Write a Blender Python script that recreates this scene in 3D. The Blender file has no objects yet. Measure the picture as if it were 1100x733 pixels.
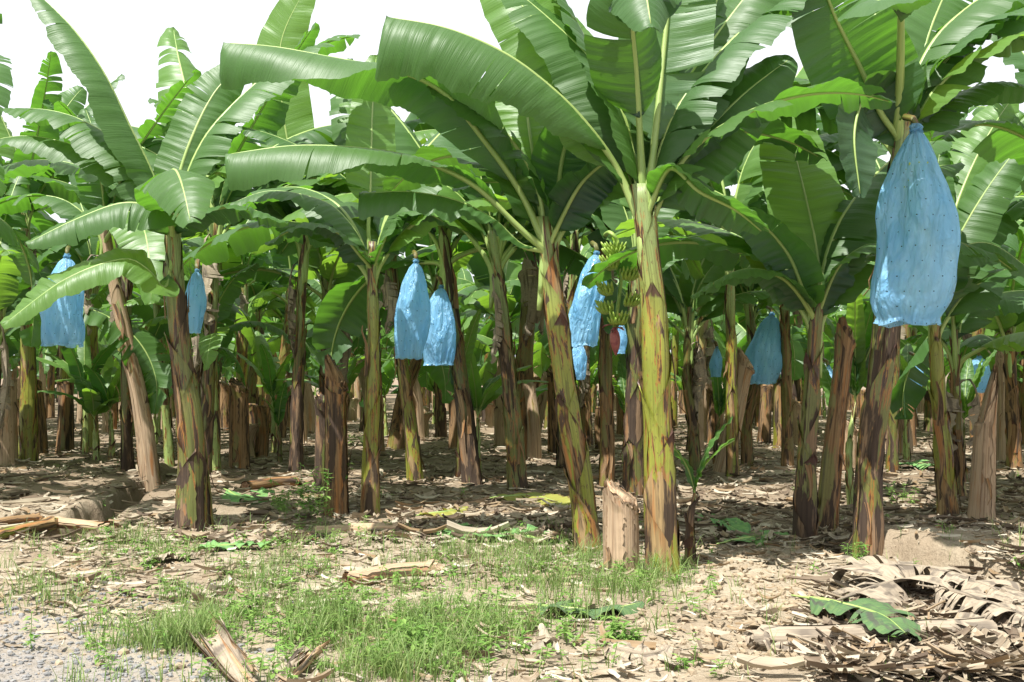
import bpy, math, random
import numpy as np
from mathutils import Vector, noise as mnoise
PI = math.pi
R = math.radians
sc = bpy.context.scene

# ------------------------------------------------------------------ camera, world, sun, exposure
W0, H0, F = 1100.0, 733.0, 1120.0          # photograph's pixel frame and focal length in pixels
CAMZ = 1.6
PITCH = math.atan((400 - H0 / 2) / F)      # horizon sits at y = 400
cam_d = bpy.data.cameras.new('camera'); cam = bpy.data.objects.new('camera', cam_d)
sc.collection.objects.link(cam); sc.camera = cam
cam.location = (0, 0, CAMZ); cam.rotation_euler = (PI / 2 + PITCH, 0, 0)
cam_d.sensor_width = 36; cam_d.lens = 36 * F / W0; cam_d.clip_start = 0.1; cam_d.clip_end = 3000

SUN_EL, SUN_AZ = R(62), R(-142)            # azimuth of the sun from +Y, clockwise (behind camera, to the left)
world = bpy.data.worlds.new('World'); sc.world = world; world.use_nodes = True
nt = world.node_tree; nt.nodes.clear()
sky = nt.nodes.new('ShaderNodeTexSky'); sky.sky_type = 'NISHITA'; sky.sun_disc = False
sky.sun_elevation = SUN_EL; sky.sun_rotation = SUN_AZ; sky.dust_density = 4; sky.air_density = 1.0; sky.ozone_density = 1
tc = nt.nodes.new('ShaderNodeTexCoord'); mp = nt.nodes.new('ShaderNodeMapping'); mp.inputs['Scale'].default_value = (1, 1, 2.2)
cn = nt.nodes.new('ShaderNodeTexNoise'); cn.inputs['Scale'].default_value = 2.2; cn.inputs['Detail'].default_value = 6
cr = nt.nodes.new('ShaderNodeValToRGB'); cr.color_ramp.elements[0].position = 0.25; cr.color_ramp.elements[1].position = 0.5
cr.color_ramp.elements[0].color = (.75, .75, .75, 1)
mx = nt.nodes.new('ShaderNodeMix'); mx.data_type = 'RGBA'
mx.inputs[7].default_value = (6.2, 6.4, 6.7, 1)      # thin bright cloud cover
bg = nt.nodes.new('ShaderNodeBackground'); bg.inputs['Strength'].default_value = 0.1
wo = nt.nodes.new('ShaderNodeOutputWorld')
nt.links.new(tc.outputs['Generated'], mp.inputs[0]); nt.links.new(mp.outputs[0], cn.inputs['Vector'])
nt.links.new(cn.outputs['Fac'], cr.inputs[0]); nt.links.new(cr.outputs[0], mx.inputs[0])
nt.links.new(sky.outputs[0], mx.inputs[6]); nt.links.new(mx.outputs[2], bg.inputs[0]); nt.links.new(bg.outputs[0], wo.inputs[0])

sd = bpy.data.lights.new('sun', 'SUN'); so = bpy.data.objects.new('sun', sd); sc.collection.objects.link(so)
sd.energy = 5.0; sd.angle = R(0.53); sd.color = (1, .97, .92)
sdir = Vector((math.sin(SUN_AZ) * math.cos(SUN_EL), math.cos(SUN_AZ) * math.cos(SUN_EL), math.sin(SUN_EL)))
so.rotation_euler = sdir.to_track_quat('Z', 'Y').to_euler(); so.location = (0, 0, 30)
sc.view_settings.view_transform = 'Standard'; sc.view_settings.look = 'None'
sc.view_settings.exposure = 1.0; sc.view_settings.gamma = 1; sc.view_settings.use_curve_mapping = False
sc.cycles.max_bounces = 7; sc.cycles.transparent_max_bounces = 8; sc.cycles.diffuse_bounces = 4
sc.cycles.transmission_bounces = 4; sc.cycles.glossy_bounces = 2

# ------------------------------------------------------------------ helpers
rnd = random.Random(7)
def at(px, py, D):
    a, b = (px - W0 / 2) / F, (H0 / 2 - py) / F
    d = (a, math.cos(PITCH) - b * math.sin(PITCH), math.sin(PITCH) + b * math.cos(PITCH))
    k = D / d[1]
    return Vector((d[0] * k, D, CAMZ + d[2] * k))
def sstep(a, b, x):
    t = np.clip((x - a) / (b - a), 0, 1); return t * t * (3 - 2 * t)
_rg = np.random.RandomState(3)
_lat = _rg.rand(256, 256)
def vnoise(x, y):
    xi = np.floor(x).astype(int); yi = np.floor(y).astype(int); fx = x - xi; fy = y - yi
    fx = fx * fx * (3 - 2 * fx); fy = fy * fy * (3 - 2 * fy)
    g = lambda i, j: _lat[(xi + i) % 256, (yi + j) % 256]
    return (g(0, 0) * (1 - fx) + g(1, 0) * fx) * (1 - fy) + (g(0, 1) * (1 - fx) + g(1, 1) * fx) * fy - .5
def gpt(px, py):
    D = F * CAMZ / (py - 400); return ((px - 550) / F * D, D)
# left drainage furrow (runs away from the camera) and right ditch (runs across to the right)
def Hf(x, y):
    x = np.asarray(x, float); y = np.asarray(y, float)
    fade = 1 - sstep(40, 70, y)
    h = .10 * vnoise(x * .55 + 9, y * .55) + .05 * vnoise(x * 1.9, y * 1.9 + 40) + .025 * vnoise(x * 6, y * 6) \
        + .03 * vnoise(x * 14, y * 14 + 7) * sstep(5, 8, y)
    # flat road verge close to the camera
    h = h * (0.35 + .65 * sstep(5.5, 8, y)) * fade
    # furrow
    cx = -4.55 - (y - 11) * .17 + .22 * vnoise(y * 1.3, x * .4) + .10 * vnoise(y * 5, x * 3)
    m = sstep(9.9, 10.7, y) * (1 - sstep(17, 19, y))
    h = h - .42 * m * (sstep(-.30, -.16, x - cx) * (1 - sstep(.0, .38, x - cx)))
    h = h + .07 * m * np.exp(-((x - cx - .9) / .5) ** 2)
    # ditch at right
    d = (x - 3.25) * .946 + (y - 9.4) * .325; u = (x - 3.25) * .325 - (y - 9.4) * .946
    m2 = sstep(-.9, -.2, u) * (1 - sstep(2.6, 3.4, u))
    dd = d + .08 * vnoise(x * 2.2, y * 2.2)
    h = h + m2 * (.17 * sstep(-.03, .14, dd) * (1 - sstep(.9, 2.2, dd)) - .14 * sstep(-.6, -.2, dd) * (1 - sstep(-.05, .02, dd)))
    return h
def gz(x, y): return float(Hf(x, y))
def gp(px, py):
    h = 0
    for _ in range(6):
        # ray / plane z = h
        a, b = (px - W0 / 2) / F, (H0 / 2 - py) / F
        dy, dz = math.cos(PITCH) - b * math.sin(PITCH), math.sin(PITCH) + b * math.cos(PITCH)
        k = (h - CAMZ) / dz; x, y = a * k, dy * k
        h = .5 * h + .5 * gz(x, y)
    return Vector((x, y, gz(x, y)))

def mesh(name, v, f, mats, uv=None, attrs=None, smooth=True, mi=None):
    me = bpy.data.meshes.new(name)
    v = np.asarray(v, dtype=np.float32).reshape(-1, 3)
    me.from_pydata(v.tolist(), [], f)
    for m in (mats if isinstance(mats, (list, tuple)) else [mats]): me.materials.append(m)
    if uv is not None:
        li = np.empty(len(me.loops), dtype=np.int32); me.loops.foreach_get('vertex_index', li)
        l = me.uv_layers.new(name='UVMap'); l.data.foreach_set('uv', np.asarray(uv, dtype=np.float32)[li].ravel())
    for k, a in (attrs or {}).items():
        at_ = me.attributes.new(k, 'FLOAT', 'POINT'); at_.data.foreach_set('value', np.asarray(a, dtype=np.float32))
    if smooth: me.polygons.foreach_set('use_smooth', [True] * len(me.polygons))
    if mi is not None: me.polygons.foreach_set('material_index', mi)
    me.update(); return me
def link(name, me, parent=None, loc=(0, 0, 0), rot=(0, 0, 0), scale=None):
    o = bpy.data.objects.new(name, me); sc.collection.objects.link(o)
    o.parent = parent; o.location = loc; o.rotation_euler = rot
    if scale is not None: o.scale = (scale,) * 3 if isinstance(scale, (int, float)) else scale
    return o
def tag(o, label, cat, group=None, kind=None):
    if label: o['label'] = label
    if cat: o['category'] = cat
    if group: o['group'] = group
    if kind: o['kind'] = kind
    return o
def thing(name, label, cat, loc, group=None, rz=0):
    o = link(name, None, None, loc, (0, 0, rz)); o.empty_display_size = .2
    return tag(o, label, cat, group)

def spline(pts, n):
    P = [Vector(p) for p in pts]
    if len(P) == 2: P = [P[0], (P[0] + P[1]) / 2, P[1]]
    Q = [P[0] * 2 - P[1]] + P + [P[-1] * 2 - P[-2]]
    out = []
    for i in range(1, len(Q) - 2):
        a, b, c, d = Q[i - 1], Q[i], Q[i + 1], Q[i + 2]
        for k in range(16):
            t = k / 16
            out.append(.5 * ((2 * b) + (c - a) * t + (2 * a - 5 * b + 4 * c - d) * t * t + (3 * b - a - 3 * c + d) * t ** 3))
    out.append(P[-1])
    A = np.array(out); seg = np.linalg.norm(np.diff(A, axis=0), axis=1); s = np.concatenate([[0], np.cumsum(seg)])
    L = s[-1]; tt = np.linspace(0, L, n)
    return np.stack([np.interp(tt, s, A[:, k]) for k in range(3)], 1), L
def nrm(a): return a / np.maximum(np.linalg.norm(a, axis=-1, keepdims=True), 1e-9)

class MB:
    def __init__(s): s.v = []; s.f = []; s.uv = []; s.a = []; s.b = []; s.n = 0
    def add(s, v, f, uv=None, a=0., b=0.):
        v = np.asarray(v, float).reshape(-1, 3); k = len(v)
        s.v.append(v); s.f += [tuple(i + s.n for i in q) for q in f]
        s.uv.append(np.zeros((k, 2)) if uv is None else np.asarray(uv, float))
        s.a.append(np.full(k, a) if np.isscalar(a) else np.asarray(a)); s.b.append(np.full(k, b) if np.isscalar(b) else np.asarray(b))
        s.n += k
    def mesh(s, name, mat, smooth=True, an='edge', bn='dry'):
        return mesh(name, np.concatenate(s.v), s.f, mat, np.concatenate(s.uv), {an: np.concatenate(s.a), bn: np.concatenate(s.b)}, smooth)
def gridf(nr, nc, wrap=False):
    f = []
    for i in range(nr - 1):
        for j in range(nc if wrap else nc - 1):
            j2 = (j + 1) % nc
            f.append((i * nc + j, i * nc + j2, (i + 1) * nc + j2, (i + 1) * nc + j))
    return f
def tube(mb, pts, rad, k=7, flat=1.0, up=(0, 0, 1), a=0., b=0., capend=True):
    P = np.asarray(pts, float); n = len(P); T = nrm(np.gradient(P, axis=0))
    U = np.tile(np.asarray(up, float), (n, 1)) if np.ndim(up) == 1 else np.asarray(up)
    S = np.cross(T, U); bad = np.linalg.norm(S, axis=1) < .05
    S[bad] = np.cross(T[bad], np.array([.3, 1, .1])); S = nrm(S); N = np.cross(S, T)
    rad = np.broadcast_to(np.asarray(rad, float), (n,))
    th = np.arange(k) / k * 2 * PI
    V = P[:, None] + S[:, None] * (np.cos(th)[None, :, None] * rad[:, None, None]) + N[:, None] * (np.sin(th)[None, :, None] * rad[:, None, None] * flat)
    L = np.concatenate([[0], np.cumsum(np.linalg.norm(np.diff(P, axis=0), axis=1))])
    uv = np.stack([np.broadcast_to(th[None] * .1, (n, k)), np.broadcast_to(L[:, None], (n, k))], -1).reshape(-1, 2)
    f = gridf(n, k, True)
    if capend: f += [tuple(range(k - 1, -1, -1)), tuple((n - 1) * k + j for j in range(k))]
    mb.add(V, f, uv, a, b)

# ------------------------------------------------------------------ materials
class NT:
    def __init__(s, name):
        s.m = bpy.data.materials.new(name); s.m.use_nodes = True; s.t = s.m.node_tree; s.t.nodes.clear()
        s.out = s.n('OutputMaterial')
    def n(s, t, **k):
        x = s.t.nodes.new('ShaderNode' + t)
        for a, b in k.items():
            if hasattr(x, a): setattr(x, a, b)
        return x
    def l(s, a, b): s.t.links.new(a, b)
    def set(s, inp, v):
        if hasattr(v, 'is_output'): s.l(v, inp)
        else: inp.default_value = (tuple(v) + (1,)) if isinstance(v, (tuple, list)) and len(v) == 3 and inp.type == 'RGBA' else v
    def mix(s, f, a, b, mode='MIX'):
        x = s.n('Mix', data_type='RGBA', blend_type=mode); s.set(x.inputs[0], f); s.set(x.inputs[6], a); s.set(x.inputs[7], b); return x.outputs[2]
    def math(s, op, a, b=0., c=0.):
        x = s.n('Math', operation=op); s.set(x.inputs[0], a); s.set(x.inputs[1], b); s.set(x.inputs[2], c); return x.outputs[0]
    def noise(s, vec, scale, detail=3, rough=.5, dist=0.):
        x = s.n('TexNoise'); x.inputs['Scale'].default_value = scale; x.inputs['Detail'].default_value = detail
        x.inputs['Roughness'].default_value = rough; x.inputs['Distortion'].default_value = dist
        if vec is not None: s.l(vec, x.inputs['Vector'])
        return x.outputs['Fac']
    def map(s, vec, scale, loc=(0, 0, 0)):
        x = s.n('Mapping'); s.l(vec, x.inputs[0]); x.inputs['Scale'].default_value = scale; s.set(x.inputs['Location'], loc); return x.outputs[0]
    def ramp(s, f, stops):
        x = s.n('ValToRGB'); s.l(f, x.inputs[0]); e = x.color_ramp.elements
        while len(e) < len(stops): e.new(.5)
        for i, (p, c) in enumerate(stops):
            e[i].position = p; e[i].color = (c, c, c, 1) if np.isscalar(c) else tuple(c) + (1,)
        return x.outputs[0]
    def attr(s, name): return s.n('Attribute', attribute_name=name).outputs['Fac']
    def seedvec(s, vec, k=37.):
        r = s.n('ObjectInfo').outputs['Random']; c = s.n('CombineXYZ'); v = s.math('MULTIPLY', r, k)
        s.l(v, c.inputs[0]); s.l(v, c.inputs[1]); a = s.n('VectorMath', operation='ADD'); s.l(vec, a.inputs[0]); s.l(c.outputs[0], a.inputs[1]); return a.outputs[0]
    def pbsdf(s, col, rough, bump=None, bstr=.3, bdist=.01, spec=.5, **k):
        p = s.n('BsdfPrincipled'); s.set(p.inputs['Base Color'], col); s.set(p.inputs['Roughness'], rough); p.inputs['Specular IOR Level'].default_value = spec
        if bump is not None:
            b = s.n('Bump'); b.inputs['Strength'].default_value = bstr; b.inputs['Distance'].default_value = bdist
            s.l(bump, b.inputs['Height']); s.l(b.outputs[0], p.inputs['Normal']); s.bn = b.outputs[0]
        return p
    def done(s, sh): s.l(sh, s.out.inputs[0]); return s.m

def leaf_mat(name, c1, c2, under, trans, tf=.42, rough=.46, brown=.915, dryness=0.):
    t = NT(name); uv = t.n('UVMap').outputs[0]; uvs = t.seedvec(uv)
    rn = t.n('ObjectInfo').outputs['Random']
    fine = t.noise(t.map(uvs, (90, 1.2, 1)), 1, 2, .6); coarse = t.noise(t.map(uvs, (14, .5, 1)), 1, 2, .5)
    blot = t.noise(t.map(uvs, (2.2, 2.0, 1)), 1, 3)
    col = t.mix(t.ramp(coarse, [(.35, 0.), (.65, 1.)]), c1, c2)
    col = t.mix(t.math('MULTIPLY', rn, .5), col, tuple(min(1, x * y) for x, y in zip(c2, (1.5, 1.2, .7))))
    col = t.mix(t.ramp(blot, [(.3, .0), (.75, .35)]), col, tuple(x * .75 for x in c1))
    geo = t.n('NewGeometry').outputs['Backfacing']
    colu = t.mix(geo, col, under)
    sx = t.n('SeparateXYZ'); t.l(uv, sx.inputs[0])
    u = t.math('ABSOLUTE', sx.outputs[1])
    # dry brown margin
    mar = t.math('MULTIPLY', t.math('ADD', u, t.math('MULTIPLY', t.noise(t.map(uvs, (9, 2, 1)), 1, 3), .16)), .93)
    mf = t.ramp(mar, [(brown + .095, 0.), (brown + .125, 1.)])
    colu = t.mix(t.math('MULTIPLY', mf, .8), colu, (.16, .10, .04))
    hgt = t.math('ADD', t.math('MULTIPLY', fine, .45), coarse)
    p = t.pbsdf(colu, rough, hgt, .5, .016, .5)
    tr = t.n('BsdfTranslucent'); tcol = t.mix(t.ramp(coarse, [(.3, 0.), (.7, 1.)]), trans, tuple(x * .72 for x in trans))
    tcol = t.mix(t.math('MULTIPLY', mf, .8), tcol, (.2, .1, .03))
    t.l(tcol, tr.inputs[0]); t.l(t.bn, tr.inputs['Normal'])
    ms = t.n('MixShader'); ms.inputs[0].default_value = tf; t.l(p.outputs[0], ms.inputs[1]); t.l(tr.outputs[0], ms.inputs[2])
    return t.done(ms.outputs[0])
M = {}
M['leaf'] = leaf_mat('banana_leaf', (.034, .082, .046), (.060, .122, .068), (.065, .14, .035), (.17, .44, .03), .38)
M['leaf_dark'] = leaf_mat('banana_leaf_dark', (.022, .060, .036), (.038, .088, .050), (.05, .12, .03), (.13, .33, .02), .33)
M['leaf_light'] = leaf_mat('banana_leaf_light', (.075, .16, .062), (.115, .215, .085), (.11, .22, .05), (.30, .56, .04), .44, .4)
M['leaf_yellow'] = leaf_mat('banana_leaf_yellowing', (.34, .33, .05), (.22, .30, .05), (.36, .36, .08), (.5, .5, .06), .4, .5, .75)

def rib_mat():
    t = NT('midrib'); uv = t.seedvec(t.n('UVMap').outputs[0])
    n1 = t.noise(t.map(uv, (20, 3, 1)), 1, 3); sx = t.n('SeparateXYZ'); t.l(t.n('UVMap').outputs[0], sx.inputs[0])
    c = t.mix(t.ramp(n1, [(.35, 0.), (.7, 1.)]), (.22, .33, .09), (.34, .42, .13))
    c = t.mix(t.ramp(t.noise(t.map(uv, (9, 1.4, 1)), 1, 4), [(.66, 0.), (.72, .6)]), c, (.10, .05, .02))
    return t.done(t.pbsdf(c, .42, t.noise(t.map(uv, (120, 2, 1)), 1, 2), .3, .004).outputs[0])
M['rib'] = rib_mat()

def stem_mat(name, green, green2, bias, dark, rust, tan=(.36, .245, .11)):
    """bias: how much of the stem is dried; dark/rust: share of blackish and rusty patches"""
    t = NT(name); uv0 = t.n('UVMap').outputs[0]; uv = t.seedvec(uv0, 53.)
    edge = t.attr('edge'); dry = t.attr('dry')
    fib = t.noise(t.map(uv, (70, 1.6, 1)), 1, 3, .6); mid = t.noise(t.map(uv, (9, 1.3, 1)), 1, 4, .6, .6); big = t.noise(t.map(uv, (3.0, .9, 1)), 1, 3)
    g = t.mix(t.ramp(mid, [(.3, 0.), (.7, 1.)]), green, green2)
    g = t.mix(t.ramp(fib, [(.45, 0.), (.8, .5)]), g, tuple(x * .6 for x in green))
    oz = t.n('SeparateXYZ'); t.l(t.n('TexCoord').outputs['Object'], oz.inputs[0]); up = t.n('MapRange'); t.l(oz.outputs[2], up.inputs[0])
    up.inputs[1].default_value = 2.0; up.inputs[2].default_value = 2.8; g = t.mix(up.outputs[0], g, t.mix(fib, (.17, .24, .075), (.26, .32, .12)))
    spot = t.noise(t.map(uv, (34, 12, 1)), 1, 4, .7)
    g = t.mix(t.ramp(spot, [(.58, 0.), (.66, .75)]), g, (.09, .05, .02))
    pt = t.noise(t.map(uv, (8.5, 1.1, 1), (21, 5, 0)), 1, 6, .7, .5)
    g = t.mix(t.ramp(pt, [(.53, 0.), (.56, .85)]), g, (.30, .115, .025)); g = t.mix(t.ramp(pt, [(.56, 0.), (.585, .95)]), g, (.045, .024, .014))
    b = t.mix(t.ramp(fib, [(.3, 0.), (.7, 1.)]), tan, tuple(x * .55 for x in tan))
    b = t.mix(t.ramp(t.noise(t.map(uv, (9, .8, 1), (3, 9, 0)), 1, 4, .6), [(.62 - rust * .3, 0.), (.75 - rust * .3, .85)]), b, (.30, .12, .03))
    b = t.mix(t.ramp(t.noise(t.map(uv, (10, 1.0, 1), (13, 2, 0)), 1, 5, .65), [(.66 - dark * .34, 0.), (.74 - dark * .34, .93)]), b, (.035, .021, .013))
    f = t.math('ADD', t.math('MULTIPLY', t.math('SUBTRACT', mid, .5), 1.7), t.math('MULTIPLY', t.math('SUBTRACT', big, .5), 2.4))
    f = t.math('ADD', t.math('ADD', f, dry), bias)
    f = t.math('ADD', f, t.math('MULTIPLY', edge, .5))
    c = t.mix(t.ramp(f, [(.36, 0.), (.44, 1.)]), g, b)
    stk = t.noise(t.map(uv, (42, .55, 1), (5, 5, 0)), 1, 4, .6)
    c = t.mix(t.ramp(stk, [(.52, 0.), (.62, .7)]), c, t.mix(1., c, (.42, .34, .26), 'MULTIPLY'))
    c = t.mix(t.ramp(stk, [(.34, .45), (.42, 0.)]), c, t.mix(1., c, (1.5, 1.4, 1.3), 'MULTIPLY'))
    c = t.mix(t.ramp(t.math('ADD', t.math('MULTIPLY', edge, .75), t.math('MULTIPLY', mid, .5)), [(.72, 0.), (.84, .92)]), c, (.06, .025, .018))
    hgt = t.math('ADD', fib, t.math('MULTIPLY', mid, 1.2))
    rr = t.ramp(f, [(.34, .38), (.44, .8)])
    return t.done(t.pbsdf(c, rr, hgt, .6, .012, .45).outputs[0])
M['stem'] = stem_mat('stem_green', (.175, .20, .025), (.26, .26, .04), -.02, .6, .42)
M['stem_fresh'] = stem_mat('stem_fresh', (.25, .34, .10), (.34, .42, .14), -.22, .3, .3)
M['stem_olive'] = stem_mat('stem_olive', (.10, .115, .028), (.16, .155, .04), .14, .75, .2, (.25, .16, .09))
M['stem_brown'] = stem_mat('stem_brown', (.15, .14, .035), (.20, .17, .045), .22, .5, .33, (.29, .175, .08))
M['stem_tan'] = stem_mat('stem_tan', (.30, .28, .10), (.36, .30, .12), .55, .10, .2, (.46, .33, .21))

def dry_mat(name, cols, rough=.85, tf=.12):
    t = NT(name); uv = t.n('UVMap').outputs[0]
    fib = t.noise(t.map(uv, (60, 2, 1)), 1, 3, .6); big = t.attr('tone')
    c = t.ramp(big, [(i / (len(cols) - 1), c) for i, c in enumerate(cols)])
    c = t.mix(t.ramp(fib, [(.35, 0.), (.75, .6)]), c, (.12, .075, .045))
    p = t.pbsdf(c, rough, fib, .5, .01, .2)
    tr = t.n('BsdfTranslucent'); t.l(c, tr.inputs[0]); ms = t.n('MixShader'); ms.inputs[0].default_value = tf
    t.l(p.outputs[0], ms.inputs[1]); t.l(tr.outputs[0], ms.inputs[2]); return t.done(ms.outputs[0])
M['litter'] = dry_mat('dry_litter', [(.08, .06, .043), (.18, .14, .10), (.34, .285, .20), (.50, .45, .35), (.25, .17, .09), (.60, .56, .46)])
def dead_mat(name, a, b, dark):
    t = NT(name); uv = t.seedvec(t.n('UVMap').outputs[0])
    fib = t.noise(t.map(uv, (70, 2, 1)), 1, 3, .6); blot = t.noise(t.map(uv, (4, 3, 1)), 1, 3)
    c = t.mix(t.ramp(fib, [(.3, 0.), (.7, 1.)]), a, b); c = t.mix(t.ramp(blot, [(.5, 0.), (.62, .85)]), c, dark)
    return t.done(t.pbsdf(c, .8, fib, .6, .012, .25).outputs[0])
M['dead'] = dead_mat('dead_leaf', (.36, .30, .22), (.23, .185, .135), (.11, .09, .07))
M['deadgreen'] = dead_mat('wilting_leaf', (.05, .105, .045), (.10, .16, .055), (.055, .055, .045))
M['cutgreen'] = dead_mat('cut_green_leaf', (.10, .22, .07), (.17, .30, .09), (.08, .17, .07))
def simple(name, c1, c2, rough, scale, spec=.4, bstr=.3):
    t = NT(name); o = t.n('TexCoord').outputs['Object']; n_ = t.noise(o, scale, 4)
    return t.done(t.pbsdf(t.mix(t.ramp(n_, [(.35, 0.), (.65, 1.)]), c1, c2), rough, n_, bstr, .01, spec).outputs[0])
M['fruit'] = simple('green_banana', (.20, .33, .05), (.32, .42, .08), .4, 30)
M['bud'] = simple('banana_bud', (.22, .05, .06), (.36, .12, .10), .5, 20)
M['stalk'] = simple('bunch_stalk', (.22, .34, .07), (.30, .40, .10), .5, 30)
M['corm'] = simple('corm', (.10, .06, .035), (.26, .18, .11), .9, 14, .2, .8)
M['cutface'] = simple('cut_face', (.30, .15, .08), (.45, .30, .18), .8, 30, .2, .6)
M['stone'] = simple('gravel_stone', (.12, .12, .12), (.24, .235, .225), .8, 9, .3)  # greys darkened to carry the shade lying over the gravel corner
M['clod'] = simple('soil_clod', (.24, .185, .12), (.36, .29, .205), .95, 12, .1, .8)
M['pale'] = dead_mat('pale_sheath', (.48, .36, .23), (.34, .20, .10), (.22, .11, .05))

def bag_mat():
    t = NT('blue_bag_film'); uv = t.n('UVMap').outputs[0]
    # pinholes punched in a staggered lattice
    sc_ = t.n('SeparateXYZ'); t.l(uv, sc_.inputs[0])
    row = t.math('MULTIPLY', sc_.outputs[1], 8.); r_i = t.math('FLOOR', row)
    cxx = t.math('ADD', t.math('MULTIPLY', sc_.outputs[0], 8.), t.math('MULTIPLY', r_i, .5))
    dx = t.math('SUBTRACT', t.math('FRACT', cxx), .5); dy = t.math('SUBTRACT', t.math('FRACT', row), .5)
    d = t.math('SQRT', t.math('ADD', t.math('MULTIPLY', dx, dx), t.math('MULTIPLY', dy, dy)))
    hole = t.math('LESS_THAN', d, .045)
    wr = t.noise(t.map(uv, (4.2, 2.0, 1)), 1, 3, .5, 1.2); wr2 = t.noise(t.map(uv, (11, 4, 1)), 1, 4, .6, 1.5)
    col = t.mix(t.ramp(wr, [(.3, 0.), (.7, 1.)]), (.22, .54, .90), (.38, .70, .96))
    col = t.mix(hole, col, (.02, .05, .08))
    h = t.math('ADD', wr, t.math('MULTIPLY', wr2, .5))
    p = t.pbsdf(col, .2, h, .9, .10, .8)
    tr = t.n('BsdfTranslucent'); t.l(t.mix(hole, (.45, .80, 1.0), (.03, .06, .09)), tr.inputs[0])
    tp = t.n('BsdfTransparent'); tp.inputs[0].default_value = (.55, .8, .95, 1)
    m1 = t.n('MixShader'); m1.inputs[0].default_value = .45; t.l(p.outputs[0], m1.inputs[1]); t.l(tr.outputs[0], m1.inputs[2])
    m2 = t.n('MixShader'); m2.inputs[0].default_value = .18; t.l(m1.outputs[0], m2.inputs[1]); t.l(tp.outputs[0], m2.inputs[2])
    return t.done(m2.outputs[0])
M['bag'] = bag_mat()

def ground_mat():
    t = NT('soil'); o = t.n('TexCoord').outputs['Object']
    n1 = t.noise(o, .8, 4); n2 = t.noise(o, 5, 6, .65); n3 = t.noise(o, 32, 5, .7); v = t.n('TexVoronoi'); v.inputs['Scale'].default_value = 14; t.l(o, v.inputs['Vector'])
    c = t.mix(t.ramp(n2, [(.3, 0.), (.7, 1.)]), (.29, .235, .165), (.42, .36, .265))
    c = t.mix(t.ramp(n1, [(.42, 0.), (.62, .6)]), c, (.24, .18, .12))
    c = t.mix(t.ramp(n3, [(.5, 0.), (.75, .5)]), c, (.14, .10, .065))
    sx = t.n('SeparateXYZ'); t.l(o, sx.inputs[0])
    # darker brown farther back, inside the grove
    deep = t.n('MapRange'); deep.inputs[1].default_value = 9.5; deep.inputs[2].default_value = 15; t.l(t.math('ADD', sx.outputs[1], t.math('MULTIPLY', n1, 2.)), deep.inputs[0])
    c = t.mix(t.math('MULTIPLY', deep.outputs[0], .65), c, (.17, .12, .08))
    # gravel of the near left road edge, shade there put into its greys
    gx = t.math('ADD', t.math('MULTIPLY', sx.outputs[0], -.75), t.math('MULTIPLY', sx.outputs[1], -1.05))
    gm = t.ramp(t.math('ADD', gx, t.math('MULTIPLY', n2, 1.4)), [(0., 0.), (.9, 1.)])
    gm2 = t.n('MapRange'); gm2.inputs[1].default_value = -5.0; gm2.inputs[2].default_value = -4.2
    t.l(t.math('ADD', gx, t.math('MULTIPLY', t.math('SUBTRACT', n2, .5), 2.)), gm2.inputs[0])
    grav = t.mix(v.outputs['Distance'], (.19, .19, .195), (.10, .10, .105)); grav = t.mix(t.ramp(n3, [(.4, 0.), (.6, 1.)]), grav, (.30, .31, .33))
    c = t.mix(t.math('MULTIPLY', gm2.outputs[0], .5), c, grav)
    h = t.math('ADD', t.math('MULTIPLY', n2, 1.0), t.math('MULTIPLY', n3, .5))
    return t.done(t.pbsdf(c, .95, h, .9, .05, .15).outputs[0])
M['ground'] = ground_mat()
def grass_mat(name, a, b):
    t = NT(name); tn = t.attr('tone'); c = t.mix(tn, a, b)
    p = t.pbsdf(c, .5, None, spec=.3); tr = t.n('BsdfTranslucent'); t.l(c, tr.inputs[0])
    ms = t.n('MixShader'); ms.inputs[0].default_value = .45; t.l(p.outputs[0], ms.inputs[1]); t.l(tr.outputs[0], ms.inputs[2]); return t.done(ms.outputs[0])
M['grass'] = grass_mat('grass_blade', (.11, .20, .045), (.28, .36, .12))
M['weed'] = grass_mat('weed_leaf', (.13, .27, .05), (.26, .40, .10))

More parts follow.
